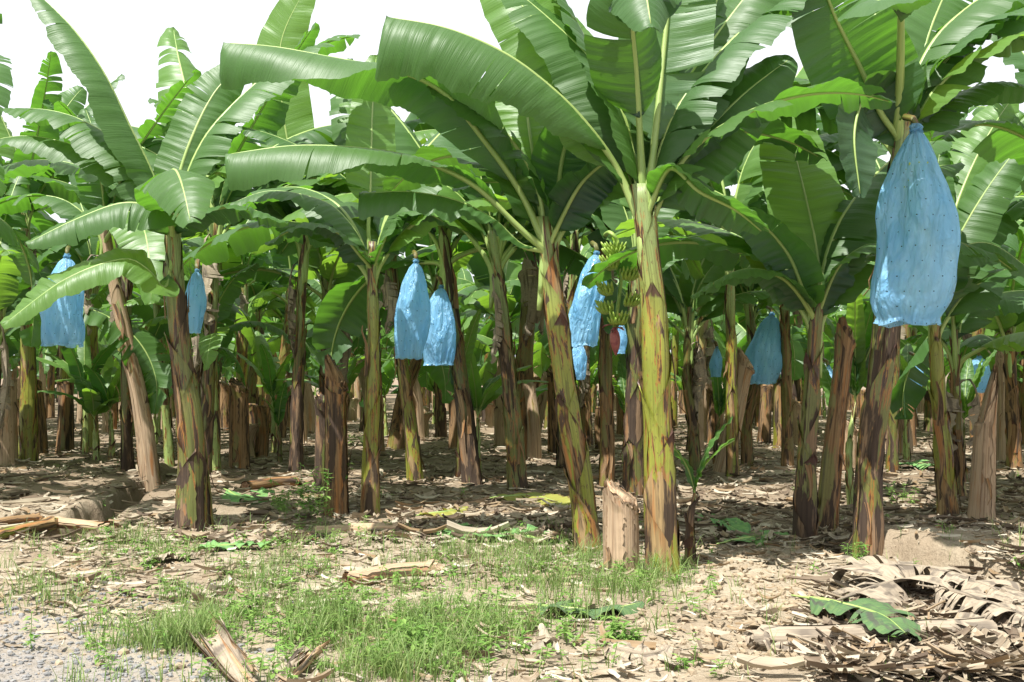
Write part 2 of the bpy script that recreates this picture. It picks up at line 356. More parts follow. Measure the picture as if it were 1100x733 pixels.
# ------------------------------------------------------------------ leaves
def leaf_meshes(ctrl, hw, fp=.2, n0=(0, 0, 1), n1=(0, 0, 1), dl=35, dr=35, tears=4, seed=0, wave=.03, rb=.045, rm=.02,
                mat='leaf', det=1.0, gap=.012, segvar=10, blunt=False, flatrib=1.):
    r = random.Random(seed)
    nS = 60
    P, L = spline(ctrl, nS); T = nrm(np.gradient(P, axis=0))
    w_ = np.linspace(0, 1, nS)[:, None]
    Nn = nrm((1 - w_) * np.asarray(n0, float) + w_ * np.asarray(n1, float))
    S = nrm(np.cross(T, Nn)); N = np.cross(S, T)
    def samp(A, s): 
        x = np.clip(s, 0, 1) * (nS - 1); return np.stack([np.interp(x, np.arange(nS), A[:, k]) for k in range(3)], -1)
    def prof(t):
        if blunt: return np.sqrt(np.clip(1 - (1 - np.clip(t / .8, 0, 1)) ** 2, 0, 1)) ** 1.25 * np.clip((1.0 - t) / .03, 0, 1) ** .4
        a = np.sqrt(np.clip(1 - (1 - np.clip(t / .2, 0, 1)) ** 2, 0, 1)); b = np.clip(1 - np.clip((t - .2) / .8, 0, 1) ** 2.5, 0, 1) ** .62
        return a * b
    mb = MB(); nu = 6 if det >= 1 else 4
    us = np.linspace(0, 1, nu)
    ph = [r.uniform(0, 6) for _ in range(6)]
    for side in (-1, 1):
        nt_ = tears + r.randint(-1, 1) if tears > 0 else 0
        cuts = sorted(r.uniform(.08, .96) for _ in range(max(0, nt_))); cuts = [0] + cuts + [1]
        dq = dl if side < 0 else dr; dq = dq if isinstance(dq, tuple) else (dq, dq)
        for a, b in zip(cuts[:-1], cuts[1:]):
            if b - a < .008: continue
            ns = max(3, int((b - a) * (84 if det >= 1 else 22)) + 2)
            t = np.linspace(a, b, ns)
            off = R(r.uniform(-segvar, segvar)) if len(cuts) > 2 else 0
            g = gap * r.uniform(.3, 1.6)
            mid_ = (a + b) / 2
            acc = np.zeros((ns, 3)); rows = []
            wv = prof(t) * hw; droop_t = np.radians(dq[0] + (dq[1] - dq[0]) * t)
            for j, u in enumerate(us):
                tt = t + (mid_ - t) * min(.45, g / max(b - a, .01)) * u ** 1.5 * (0 if len(cuts) == 2 else 1)
                sb = fp + (1 - fp) * np.clip(tt + .035 * u, 0, 1)
                base = samp(P, sb); s_ = nrm(samp(S, sb)) * side; n_ = nrm(samp(N, sb))
                if j > 0:
                    d = (droop_t * (.25 + .75 * u) + off)
                    wr = r.uniform(0, 0)
                    stepv = (s_ * np.cos(d)[:, None] - n_ * np.sin(d)[:, None]) * (wv / (nu - 1))[:, None]
                    acc = acc + stepv
                pleat = (.018 * np.abs(np.sin(tt * L * (1 - fp) * 15 + ph[3] + 1.6 * np.sin(tt * 9 + ph[4]))) * (.5 + .5 * np.sin(tt * 13 + ph[1])) + .012 * np.abs(np.sin(tt * L * 31 + ph[5]))) * min(1, u * 2.5) * (1 if det >= 1 else 0)
                und = pleat + wave * u ** 1.4 * (np.sin(tt * 17 + ph[0]) * .6 + np.sin(tt * 41 + ph[1]) * .4 + np.sin(tt * 83 + ph[2]) * .22) * np.minimum(1, wv / hw * 1.5)
                rows.append(base + acc + n_ * und[:, None])
            V = np.stack(rows, 1)
            uv = np.stack([np.broadcast_to((t * L * (1 - fp))[:, None], (ns, nu)), np.broadcast_to(us[None] * side, (ns, nu))], -1).reshape(-1, 2)
            f = gridf(ns, nu)
            if side > 0: f = [q[::-1] for q in f]
            mb.add(V, f, uv)
    blade = mesh('leaf', np.concatenate(mb.v), mb.f, M[mat], np.concatenate(mb.uv))
    k = 8 if det >= 1 else 5
    n2 = 40 if det >= 1 else 16
    s = np.linspace(0, .985, n2); C = samp(P, s); Nr = nrm(samp(N, s))
    rad = np.where(s < fp, rb + (rm - rb) * np.clip(s / max(fp, .01), 0, 1) ** .55, rm * (1 - (s - fp) / (1 - fp)) ** .8 + .0035)
    dist = s * L; rad = rad * np.clip(.25 + dist / .34, 0, 1); C = C - Nr * (rad * .72 * np.clip((dist - .25) / .35, 0, 1))[:, None]
    mb2 = MB(); tube(mb2, C, rad, k, flatrib, Nr)
    rib = mb2.mesh('midrib', M['rib'])
    return blade, rib

def put_leaf(parent, bl, loc=(0, 0, 0), rot=(0, 0, 0), scale=1.):
    o = link('leaf', bl[0], parent, loc, rot, scale); link('midrib', bl[1], o); return o

# pool of leaves for the crowns: base at the origin, growing up and out along +X
POOL = {}
def dead_leaves(root, top, n, seed, scale=1.):
    r = random.Random(seed)
    for i in range(n):
        k = ('dead', r.randint(0, 4))
        if k not in POOL:
            q = random.Random(k[1] + 70); o = q.uniform(.16, .34); L = q.uniform(.9, 1.7)
            bl = leaf_meshes([(0, 0, -.15), (.05, 0, 0), (o * .7, 0, .05), (o, .05, -.25), (o * .95, .08, -L * .6), (o * .8, .0, -L)], q.uniform(.14, .24), .3, (1, 0, .2), (1, 0, .2), 60, 65, 8, k[1], .05, .03, .012, 'dead', .5, .03, 30)
            bl[1].materials.clear(); bl[1].materials.append(M['dead']); POOL[k] = bl
        a = r.uniform(0, 2 * PI); o = link('dead_leaf', POOL[k][0], root, (top[0], top[1], top[2] - r.uniform(.05, .4)), (0, 0, a), scale * r.uniform(.7, 1.1)); link('midrib', POOL[k][1], o)
def pool_leaf(elev, var, det, mat):
    key = (elev, var, det, mat)
    if key in POOL: return POOL[key]
    r = random.Random(hash((elev, var)) & 0xffff)
    e0 = R(min(88, elev + 22)); L = r.uniform(2.1, 2.9) if elev > 0 else r.uniform(1.7, 2.3)
    bend = {80: 18, 65: 55, 50: 80, 35: 95, 15: 95, -10: 75}[elev] * r.uniform(.8, 1.2)
    pts = [(0, 0, -.35)]; p = Vector((0, 0, 0)); n = 9; yaw = 0; dyaw = r.uniform(-.05, .05)
    for i in range(n + 1):
        pts.append(tuple(p)); tt = i / n
        e = e0 - R(bend) * (tt ** 1.3) * 1.15 - (R(22) if i > 0 else 0) * min(1, tt * 3)
        p = p + Vector((math.cos(e) * math.cos(yaw), math.cos(e) * math.sin(yaw), math.sin(e))) * (L / n); yaw += dyaw
    tears = r.choice([3, 5, 9, 14]); roll = r.uniform(-.5, .5)
    n0 = (-1, roll, .35) if elev >= 50 else (-.4, roll, 1)
    POOL[key] = leaf_meshes(pts, r.uniform(.30, .40), .2, n0, (-.15, roll, 1) if elev < 65 else (-1, roll, .3),
                            r.uniform(15, 60), r.uniform(15, 60), tears, r.randint(0, 9999), .035, .065, .02, mat, det,
                            gap=r.choice([.01, .02, .035]), segvar=r.choice([5, 12, 20]))
    return POOL[key]
ELEVS = [80, 80, 65, 65, 50, 50, 35, 15, -10]
def auto_crown(root, top, n, seed, det=1., elevs=None, az0=None, avoid=None, scale=1., mats=('leaf', 'leaf', 'leaf_dark', 'leaf_light'), var=3):
    r = random.Random(seed); az = r.uniform(0, 2 * PI) if az0 is None else az0
    es = elevs or ELEVS
    for i in range(n):
        for _ in range(12):
            if avoid and avoid(az % (2 * PI)): az += .5
            else: break
        e = es[int(i / n * len(es))]
        bl = pool_leaf(e, r.randint(0, var - 1), det, r.choice(mats))
        put_leaf(root, bl, (top[0] + math.cos(az) * .03, top[1] + math.sin(az) * .03, top[2] - i * .035), (R(r.uniform(-6, 6)), R(r.uniform(-6, 8)), az), scale * r.uniform(.9, 1.2))
        az += 2.4 + r.uniform(-.35, .35)

# ------------------------------------------------------------------ pseudostems
def stem_mesh(ctrl, r0, r1, seed, mat, nsh=7, dry0=.0, dryt=-.1, k=26, nz=26, cut=False, ragged=.02, live=3):
    """Overlapping leaf sheaths wrapped round a core. ctrl: local centre line from the base up."""
    r = random.Random(seed)
    P, L = spline(ctrl, 64); s64 = np.linspace(0, 1, 64)
    def C(s): return np.stack([np.interp(s, s64, P[:, q]) for q in range(3)], -1)
    def Rad(s): return r1 + (r0 - r1) * (1 - s) ** 1.25 * 1 * (1 if cut else 1 - .72 * np.clip((s - .84) / .16, 0, 1) ** 1.3) + r0 * .22 * np.exp(-s / .05)
    mb = MB(); th = np.linspace(0, 2 * PI, k, endpoint=False)
    bump = [r.uniform(0, 6) for _ in range(3)]
    def shape(S, TH, extra):
        rr = Rad(S) * (1 + .05 * np.sin(2 * TH + bump[0] + 2 * S) + .03 * np.sin(5 * TH + bump[1] + 3 * S)) + extra
        c = C(S); return np.stack([c[..., 0] + rr * np.cos(TH), c[..., 1] + rr * np.sin(TH), c[..., 2]], -1)
    # core
    S = np.linspace(0, 1, nz); SS, TT = np.meshgrid(S, th, indexing='ij')
    V = shape(SS, TT, -.008); uv = np.stack([TT * r0, SS * L], -1).reshape(-1, 2)
    f = gridf(nz, k, True) + [tuple((nz - 1) * k + j for j in range(k))]
    mb.add(V, f, uv, 0., dryt)
    ang = r.uniform(0, 6)
    for q in range(nsh):
        h = 1 - q / nsh * .85 if not cut else 1 - .015 * q * r.uniform(.2, 1.5)
        h *= r.uniform(.93, 1.0); ang += 2.6 + r.uniform(-.5, .5)
        tip = r.uniform(.14, .26) / h if not cut else .06
        zz = np.linspace(0, 1, nz); half = PI * (.98 - .1 * q / nsh) * np.ones(nz)
        m = zz > 1 - tip; half[m] = half[m] * (1 - ((zz[m] - (1 - tip)) / tip) ** 1.25 * (.985 if not cut else .25))
        wv = np.array([r.uniform(-.05, .05) for _ in range(nz)]); half *= (1 + wv * (.6 if not cut else 1))
        xi = np.linspace(-1, 1, k)
        Z = np.repeat((zz * h)[:, None], k, 1) + (0 if cut else 1) * .02 / L * np.sin(xi * 7 + q)[None, :] * (zz[:, None] ** 6); A = ang + half[:, None] * xi[None, :]
        flare = (q + 1) * .0035 + np.clip((zz - .86) / .14, 0, 1)[:, None] ** 2 * ragged * r.uniform(.2, 1.6) * np.ones((1, k)) 
        flare = flare + (np.abs(xi)[None, :] ** 6) * .010 * r.uniform(.3, 1.5) + (0 if cut else .004) * np.sin(Z * 25 + bump[2] + q)
        if cut: Z = Z + .012 * np.sin(A * 3 + q) * (zz[:, None] ** 8)
        V = shape(np.clip(Z, 0, 1.02), A, flare)
        ed = np.maximum(.7 * np.clip((np.abs(xi)[None, :] * half[:, None] - half[:, None] + .30) / .30, 0, 1) ** 1.5 * (.3 + .7 * np.clip(np.sin(Z * 9 + q * 2.1), 0, 1)), np.clip((Z - h + .11 / L * (.6 + q % 3 * .5)) / (.11 / L), 0, 1) * np.ones((nz, k)))
        d = dryt + (dry0 + .12 - dryt) * (1 - np.clip(Z, 0, 1)) ** 2 + r.choice([-.15, -.05, .05, .3, .45])
        uv = np.stack([A * r0 + q * 3.1, Z * L + q * 1.7], -1).reshape(-1, 2)
        mb.add(V, gridf(nz, k), uv, (ed * (1 if not cut else .3)).ravel(), np.broadcast_to(d, (nz, k)).ravel())
    return mb.mesh('pseudostem', M[mat])

def strips(ctrl, r0, r1, seed, n, mat='stem_brown', lmin=.25, lmax=.8):
    """Dry sheath tongues peeling from a stem, one mesh each."""
    r = random.Random(seed); P, L = spline(ctrl, 30); out = []
    for _ in range(n):
        s0 = r.uniform(.12, .8); ln = r.uniform(lmin, lmax); a = r.uniform(0, 2 * PI); down = r.random() < .6
        wd = r.uniform(.012, .05); m = 9; mb = MB(); rows = []
        for i in range(m):
            t = i / (m - 1); s = s0 + (-1 if down else 1) * t * ln / L; s = max(.01, min(.99, s))
            c = np.array([np.interp(s * 29, np.arange(30), P[:, q]) for q in range(3)])
            rr = (r1 + (r0 - r1) * (1 - s)) + .03 + .09 * t ** 2 * r.uniform(.5, 1.2)
            a2 = a + .25 * math.sin(t * 3); w = wd * (1 - .75 * t)
            for e in (-1, 0, 1):
                rows.append((c[0] + rr * math.cos(a2) - math.sin(a2) * w * e, c[1] + rr * math.sin(a2) + math.cos(a2) * w * e, c[2] + .012 * abs(e)))
        mb.add(rows, gridf(m, 3), [(x * .05, y * ln / 8) for y in range(m) for x in range(3)], 0., .6)
        out.append(mb.mesh('dry_sheath', M[mat]))
    return out

def corm_mesh(r, seed):
    rr = random.Random(seed); mb = MB(); k = 22; n = 8; rows = []
    for i in range(n):
        t = i / (n - 1)
        for j in range(k):
            a = j / k * 2 * PI; q = r * (1.55 - .5 * t ** .6) * (1 + .16 * mnoise.noise(Vector((math.cos(a) * 2, math.sin(a) * 2, t * 2 + seed))))
            rows.append((q * math.cos(a), q * math.sin(a), -.12 + t * .25))
    mb.add(rows, gridf(n, k, True)); return mb.mesh('corm', M['corm'])

PLANTS = []   # (x, y, label words) for spacing and labels
PLANT_GROUP = 'banana plants growing in the grove'
def plant(base, mids, top, wb, wt, mat, label, seed, crown=8, dry0=.1, dryt=-.2, nstrip=6, dtop=0., D=None, avoid=None, elevs=None,
          scale=1.15, corm=True, hand=(), det=1., mats=('leaf', 'leaf', 'leaf_dark', 'leaf_light'), nsh=7, az0=None):
    b = gp(*base); D_ = b.y if D is None else D
    if D is not None: b = Vector(((base[0] - 550) / F * D, D, gz((base[0] - 550) / F * D, D)))
    root = thing('banana_plant', label, 'banana plant', b, PLANT_GROUP)
    pts = [Vector((0, 0, -.08))] + [at(p[0], p[1], D_ + dtop * .5) - b for p in mids] + [at(top[0], top[1], D_ + dtop) - b]
    r0, r1 = wb / 2 * D_ / F * .70, wt / 2 * D_ / F * .76
    tpz = pts[-1]; dv = (pts[-1] - pts[-2]).normalized()
    link('pseudostem', stem_mesh(pts + [tpz + dv * .3], r0, r1, seed, mat, nsh, dry0, dryt), root)
    for m in strips(pts, r0, r1, seed + 5, nstrip): link('dry_sheath', m, root)
    if corm: link('corm', corm_mesh(r0, seed), root)
    tp = pts[-1]
    for h in hand:
        h = dict(h); h['rb'] = min(.085, h['rb'] * 1.25); p3 = [tuple(tp + Vector((0, 0, -.40))), tuple(tp + Vector((0, 0, -.05)))]
        q = [at(a[0], a[1], D_ + dtop + a[2]) - b for a in h.pop('pts')]
        bl = leaf_meshes(p3 + [tuple(x) for x in q], **h); put_leaf(root, bl)
    if crown: auto_crown(root, tp, crown, seed + 11, det, elevs, az0, avoid, scale, mats)
    if b.y > 12.5: dead_leaves(root, tp, seed % 3, seed + 3)
    PLANTS.append((b.x, b.y, label)); return root, b

def stump(base, top, wb, wt, mat, label, seed, D=None, slant=.15, mids=()):
    b = gp(*base); D_ = b.y if D is None else D
    if D is not None: b = Vector(((base[0] - 550) / F * D, D, gz((base[0] - 550) / F * D, D)))
    root = thing('banana_stump', label, 'banana stump', b, 'cut banana stumps')
    pts = [Vector((0, 0, -.08))] + [at(p[0], p[1], D_) - b for p in mids] + [at(top[0], top[1], D_) - b]
    r0, r1 = wb / 2 * D_ / F * .84, wt / 2 * D_ / F * .88
    me = stem_mesh(pts, r0, r1, seed, mat, 5, .35, .45, cut=True)
    z1 = pts[-1].z; c = pts[-1]; rr = random.Random(seed); sa = rr.uniform(2.2, 3.6)
    def warp(me):
        co = np.empty(len(me.vertices) * 3, dtype=np.float32); me.vertices.foreach_get('co', co); co = co.reshape(-1, 3)
        dx = (co[:, 0] - c.x) * math.cos(sa) + (co[:, 1] - c.y) * math.sin(sa) * .5
        w = np.clip((co[:, 2] - (z1 - .3)) / .3, 0, 1); co[:, 2] += w * (dx * slant * 6 + .02 * np.sin(co[:, 0] * 90 + co[:, 1] * 70))
        me.vertices.foreach_set('co', co.ravel()); me.update()
    warp(me); link('pseudostem', me, root)
    mb = MB(); k = 22
    for ring in range(5):
        ra, rb_ = r1 * (1 - ring * .2), r1 * (1 - (ring + 1) * .2); zz = z1 - .012 - (ring % 2) * .02 - ring * .006
        rows = [(c.x + rad_ * math.cos(j / k * 2 * PI), c.y + rad_ * math.sin(j / k * 2 * PI), z_) for rad_, z_ in ((ra * .99, zz), (rb_, zz - .004), (rb_, zz - .024)) for j in range(k)]
        mb.add(rows, gridf(3, k, True))
    cf = mb.mesh('cut_face', M['cutface'], False); warp(cf); link('cut_face', cf, root)
    for m in strips(pts, r0, r1, seed + 3, 2, 'stem_brown', .15, .35): link('dry_sheath', m, root)
    PLANTS.append((b.x, b.y, label)); return root

# ------------------------------------------------------------------ GROUND
def ax(segs):
    out = []
    for a, b, st in segs: out += list(np.arange(a, b, st))
    return np.array(out + [segs[-1][1]])
xs = ax([(-400, -60, 40), (-60, -20, 4), (-20, -8, .35), (-8, 8, .055), (8, 20, .35), (20, 60, 4), (60, 400, 40)])
ys = ax([(-60, 0, 10), (0, 4.5, .5), (4.5, 16, .05), (16, 30, .18), (30, 70, 1), (70, 700, 45)])
X, Y = np.meshgrid(xs, ys, indexing='ij'); Z = Hf(X, Y)
nx, ny = len(xs), len(ys)
idx = np.arange(nx * ny).reshape(nx, ny)
fa = np.stack([idx[:-1, :-1], idx[1:, :-1], idx[1:, 1:], idx[:-1, 1:]], -1).reshape(-1, 4).tolist()
g = link('ground', mesh('ground', np.stack([X, Y, Z], -1), fa, M['ground'])); g['kind'] = 'structure'

# ------------------------------------------------------------------ FRONT PLANTS
far = lambda a: not (.25 < (a / PI) < .95)          # keep automatic leaves away from the camera side
side_r = lambda a: .55 * PI < a < 1.85 * PI
U = (0, 0, 1)
back = lambda a: PI * 1.02 < a < PI * 1.98         # avoid: towards the camera

# tall plant right of centre
plant((712, 615), [(709, 520), (705, 400), (702, 320)], (692, 238), 40, 30, 'stem',
      'tall green and yellow stemmed banana plant right of the thick cut stump', 21, crown=5, dry0=.38, dryt=-.14, elevs=[80, 65, 50], avoid=back, az0=.4, nstrip=2,
      hand=[
      dict(pts=[(668, 185, 0), (636, 138, -.1), (598, 98, -.2), (545, 58, -.3), (480, 30, -.35), (415, 18, -.35)], blunt=True, hw=.54, fp=.31, n0=(0, -.1, 1), n1=(0, -.1, 1), dl=112, dr=20, tears=4, seed=3, wave=.035, rb=.07, rm=.024, mat='leaf', gap=.004, segvar=4),
      dict(pts=[(672, 130, .1), (640, 70, .2), (590, 20, .3), (535, -25, .4)], hw=.42, fp=.25, n0=(0, -1, .6), n1=(0, -.8, 1), dl=20, dr=30, tears=3, seed=5, rb=.07, rm=.024, mat='leaf'),
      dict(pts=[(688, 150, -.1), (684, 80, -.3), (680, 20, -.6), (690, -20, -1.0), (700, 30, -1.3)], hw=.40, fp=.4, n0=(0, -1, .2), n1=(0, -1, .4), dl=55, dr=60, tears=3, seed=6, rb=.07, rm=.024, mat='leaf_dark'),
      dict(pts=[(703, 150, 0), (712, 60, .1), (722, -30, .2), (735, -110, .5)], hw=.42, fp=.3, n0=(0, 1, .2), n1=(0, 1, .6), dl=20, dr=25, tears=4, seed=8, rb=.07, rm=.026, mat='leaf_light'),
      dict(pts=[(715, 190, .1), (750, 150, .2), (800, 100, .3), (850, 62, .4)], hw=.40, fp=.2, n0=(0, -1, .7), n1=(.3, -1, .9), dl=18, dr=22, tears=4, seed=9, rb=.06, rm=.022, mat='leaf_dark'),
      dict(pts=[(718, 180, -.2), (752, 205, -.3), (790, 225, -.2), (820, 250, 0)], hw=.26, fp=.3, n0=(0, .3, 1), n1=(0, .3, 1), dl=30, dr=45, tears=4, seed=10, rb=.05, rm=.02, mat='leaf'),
      dict(pts=[(665, 150, .3), (615, 70, .5), (560, 5, .7), (520, -50, .9)], hw=.45, fp=.25, n0=(0, -1, .3), n1=(0, -1, .5), dl=25, dr=25, tears=3, seed=12, rb=.06, rm=.024, mat='leaf_light'),
      dict(pts=[(720, 130, .3), (760, 30, .5), (790, -60, .8)], hw=.45, fp=.25, n0=(0, -1, .3), n1=(0, -1, .5), dl=25, dr=25, tears=3, seed=13, rb=.06, rm=.024, mat='leaf'),
      ])
# leaning plant left of the stump
plant((632, 590), [(624, 520), (610, 440), (598, 340)], (588, 268), 32, 24, 'stem',
      'slightly leaning banana plant with rusty orange patches left of the thick cut stump', 31, crown=4, dry0=.36, dryt=-.06, elevs=[65, 50], avoid=back, az0=.6, nstrip=3,
      hand=[
      dict(pts=[(558, 205, 0), (520, 150, -.1), (478, 100, -.25), (430, 76, -.4), (360, 62, -.5), (295, 50, -.55), (240, 46, -.5)], blunt=True, hw=.44, fp=.24, n0=(-.3, .9, .5), n1=(0, -.1, 1), dl=(-40, 130), dr=30, tears=2, seed=14, wave=.03, rb=.06, rm=.026, mat='leaf', gap=.004, segvar=4),
      dict(pts=[(555, 240, -.1), (510, 198, -.2), (455, 172, -.35), (400, 160, -.5), (320, 156, -.6), (242, 166, -.6)], blunt=True, hw=.40, fp=.27, n0=(0, .5, .8), n1=(0, -.1, 1), dl=(20, 110), dr=30, tears=3, seed=15, wave=.035, rb=.055, rm=.023, mat='leaf', gap=.012, segvar=6),
      dict(pts=[(560, 262, -.1), (530, 235, -.2), (490, 215, -.3), (440, 206, -.4), (386, 208, -.4)], blunt=True, hw=.28, fp=.2, n0=(0, 0, 1), n1=(0, -.3, 1), dl=58, dr=30, tears=2, seed=16, wave=.05, rb=.05, rm=.02, mat='leaf_dark', gap=.005),
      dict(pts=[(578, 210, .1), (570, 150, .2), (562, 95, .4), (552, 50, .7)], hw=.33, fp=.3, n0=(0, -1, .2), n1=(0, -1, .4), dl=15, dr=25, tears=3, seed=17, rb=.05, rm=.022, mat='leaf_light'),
      dict(pts=[(598, 215, 0), (606, 160, 0), (625, 110, .1), (660, 75, .2)], hw=.32, fp=.3, n0=(0, .6, 1), n1=(.2, .4, 1), dl=30, dr=45, tears=4, seed=18, rb=.05, rm=.022, mat='leaf'),
      dict(pts=[(605, 230, -.1), (630, 190, -.2), (665, 170, -.3), (700, 195, -.3)], hw=.27, fp=.3, n0=(0, .5, 1), n1=(.5, .3, 1), dl=45, dr=45, tears=4, seed=19, rb=.05, rm=.02, mat='leaf_dark'),
      ])
# left cluster plant
plant((205, 568), [(206, 480), (197, 400), (190, 330)], (186, 255), 40, 23, 'stem_olive',
      'banana plant with thick black and green base beside the furrow, front left', 41, crown=3, dry0=.25, dryt=-.35, elevs=[65, 50], avoid=back, az0=.5, nstrip=5,
      hand=[
      dict(pts=[(176, 218, 0), (162, 180, 0), (140, 135, -.1), (112, 78, -.2), (78, 30, -.2), (35, -12, -.1)], hw=.36, fp=.2, n0=(.5, .2, 1), n1=(.4, -.1, 1), dl=75, dr=65, tears=2, seed=22, rb=.05, rm=.024, mat='leaf', gap=.004, segvar=4),
      dict(pts=[(180, 235, -.2), (165, 222, -.4), (130, 218, -.5), (80, 236, -.6), (28, 262, -.7)], hw=.33, fp=.18, n0=(0, -.5, 1), n1=(0, -.5, 1), dl=62, dr=30, tears=2, seed=23, rb=.05, rm=.02, mat='leaf', gap=.01),
      dict(pts=[(184, 230, -.3), (182, 190, -.8), (188, 182, -1.2), (196, 200, -1.7), (205, 240, -2.0)], hw=.36, fp=.25, n0=(0, .3, 1), n1=(0, -1, .4), dl=40, dr=45, tears=3, seed=24, rb=.05, rm=.02, mat='leaf'),
      dict(pts=[(178, 308, -.2), (160, 290, -.4), (132, 278, -.5), (70, 300, -.7), (2, 350, -.8)], hw=.24, fp=.26, n0=(0, -.6, 1), n1=(0, -.8, 1), dl=40, dr=12, tears=1, seed=25, rb=.04, rm=.018, mat='leaf_light'),
      dict(pts=[(190, 200, .1), (205, 150, .2), (230, 100, .4), (262, 66, .6)], hw=.33, fp=.3, n0=(0, -1, .3), n1=(.4, -1, .6), dl=20, dr=30, tears=4, seed=26, rb=.05, rm=.022, mat='leaf'),
      dict(pts=[(200, 235, 0), (225, 225, -.1), (260, 222, -.2), (310, 240, -.2)], hw=.26, fp=.2, n0=(0, .2, 1), n1=(0, .1, 1), dl=40, dr=45, tears=3, seed=27, rb=.05, rm=.02, mat='leaf_dark'),
      dict(pts=[(172, 225, .2), (150, 192, .3), (90, 160, .3), (30, 146, .3), (-30, 155, .3)], hw=.34, fp=.2, n0=(0, 0, 1), n1=(0, -.2, 1), dl=60, dr=35, tears=4, seed=28, rb=.05, rm=.02, mat='leaf', wave=.05),
      ])
# right plant carrying the big bag
rootR, bR = plant((930, 590), [(934, 500), (946, 400), (956, 280)], (968, 150), 34, 24, 'stem_olive',
      'tall olive brown stemmed banana plant carrying the large pale blue bag at right', 51, crown=6, dry0=.0, dryt=-.12, elevs=[65, 50, 50, 35], avoid=back, az0=.1, nstrip=3, D=9.4,
      hand=[
      dict(pts=[(945, 120, -.1), (925, 75, -.2), (900, 25, -.4), (880, -20, -.6), (850, -50, -.8)], hw=.48, fp=.2, n0=(-.3, .8, 1), n1=(-.2, .6, 1), dl=25, dr=35, tears=3, seed=33, rb=.055, rm=.026, mat='leaf'),
      dict(pts=[(968, 80, -.3), (968, 10, -.8), (965, -20, -1.5), (940, 0, -2.2), (1000, -5, -2.4)], hw=.38, fp=.5, n0=(0, -.5, 1), n1=(0, 0, 1), dl=30, dr=35, tears=3, seed=34, rb=.055, rm=.026, mat='leaf_dark'),
      dict(pts=[(990, 110, 0), (1010, 70, 0), (1050, 30, 0), (1110, 5, .1)], hw=.42, fp=.25, n0=(0, .4, 1), n1=(.2, .2, 1), dl=30, dr=40, tears=4, seed=35, rb=.055, rm=.024, mat='leaf_dark'),
      dict(pts=[(985, 130, .2), (1010, 110, .3), (1060, 90, .4), (1120, 95, .4)], hw=.40, fp=.2, n0=(0, .1, 1), n1=(.2, .1, 1), dl=35, dr=45, tears=5, seed=36, rb=.05, rm=.022, mat='leaf_dark'),
      dict(pts=[(948, 112, -.1), (928, 105, -.3), (917, 145, -.5), (924, 212, -.6)], hw=.28, fp=.12, n0=(-.4, .5, .8), n1=(-.4, 1, .2), dl=20, dr=25, tears=1, seed=37, rb=.045, rm=.018, mat='leaf_dark'),
      dict(pts=[(955, 100, .2), (945, 40, .4), (930, -40, .8)], hw=.4, fp=.3, n0=(0, -1, .2), n1=(0, -1, .4), dl=15, dr=25, tears=3, seed=38, rb=.05, rm=.022, mat='leaf_light'),
      dict(pts=[(985, 90, .2), (1000, 30, .4), (1030, -40, .8)], hw=.4, fp=.3, n0=(0, -1, .2), n1=(0, -1, .4), dl=15, dr=25, tears=3, seed=39, rb=.05, rm=.022, mat='leaf'),
      ])
stump((221, 566), (192, 345), 22, 12, 'stem_olive', 'dark old leaf base stem leaning left against the back of the front left plant', 42, mids=[(212, 480)], D=10.75, slant=.2)
# dark paired stems right
plant((864, 580), [(866, 500), (871, 430)], (876, 345), 28, 17, 'stem_olive',
      'dark stemmed banana plant with a huge glowing upright leaf, left of the bagged plant', 61, crown=6, dry0=.35, dryt=-.45, elevs=[65, 65, 50, 50], avoid=back, nstrip=3, az0=.3,
      hand=[
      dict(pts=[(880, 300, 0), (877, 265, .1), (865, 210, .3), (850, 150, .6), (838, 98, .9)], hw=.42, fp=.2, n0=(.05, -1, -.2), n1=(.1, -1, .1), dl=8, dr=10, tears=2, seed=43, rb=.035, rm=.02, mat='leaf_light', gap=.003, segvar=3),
      dict(pts=[(862, 310, -.2), (845, 270, -.3), (810, 235, -.4), (760, 225, -.4)], hw=.27, fp=.25, n0=(0, .6, 1), n1=(0, .5, 1), dl=40, dr=50, tears=3, seed=44, rb=.035, rm=.018, mat='leaf'),
      dict(pts=[(860, 318, -.2), (835, 295, -.4), (795, 290, -.5), (742, 318, -.5)], hw=.24, fp=.25, n0=(0, .2, 1), n1=(0, .1, 1), dl=45, dr=45, tears=3, seed=45, rb=.035, rm=.018, mat='leaf'),
      dict(pts=[(888, 310, -.1), (905, 280, -.2), (935, 262, -.2), (960, 270, -.1)], hw=.22, fp=.25, n0=(0, .2, 1), n1=(0, .1, 1), dl=45, dr=45, tears=3, seed=46, rb=.035, rm=.018, mat='leaf'),
      ])
stump((886, 572), (910, 352), 26, 15, 'stem_brown', 'tall leaning olive and brown cut stem leaning right between two banana plants', 62, mids=[(893, 500), (904, 400)], slant=.3)
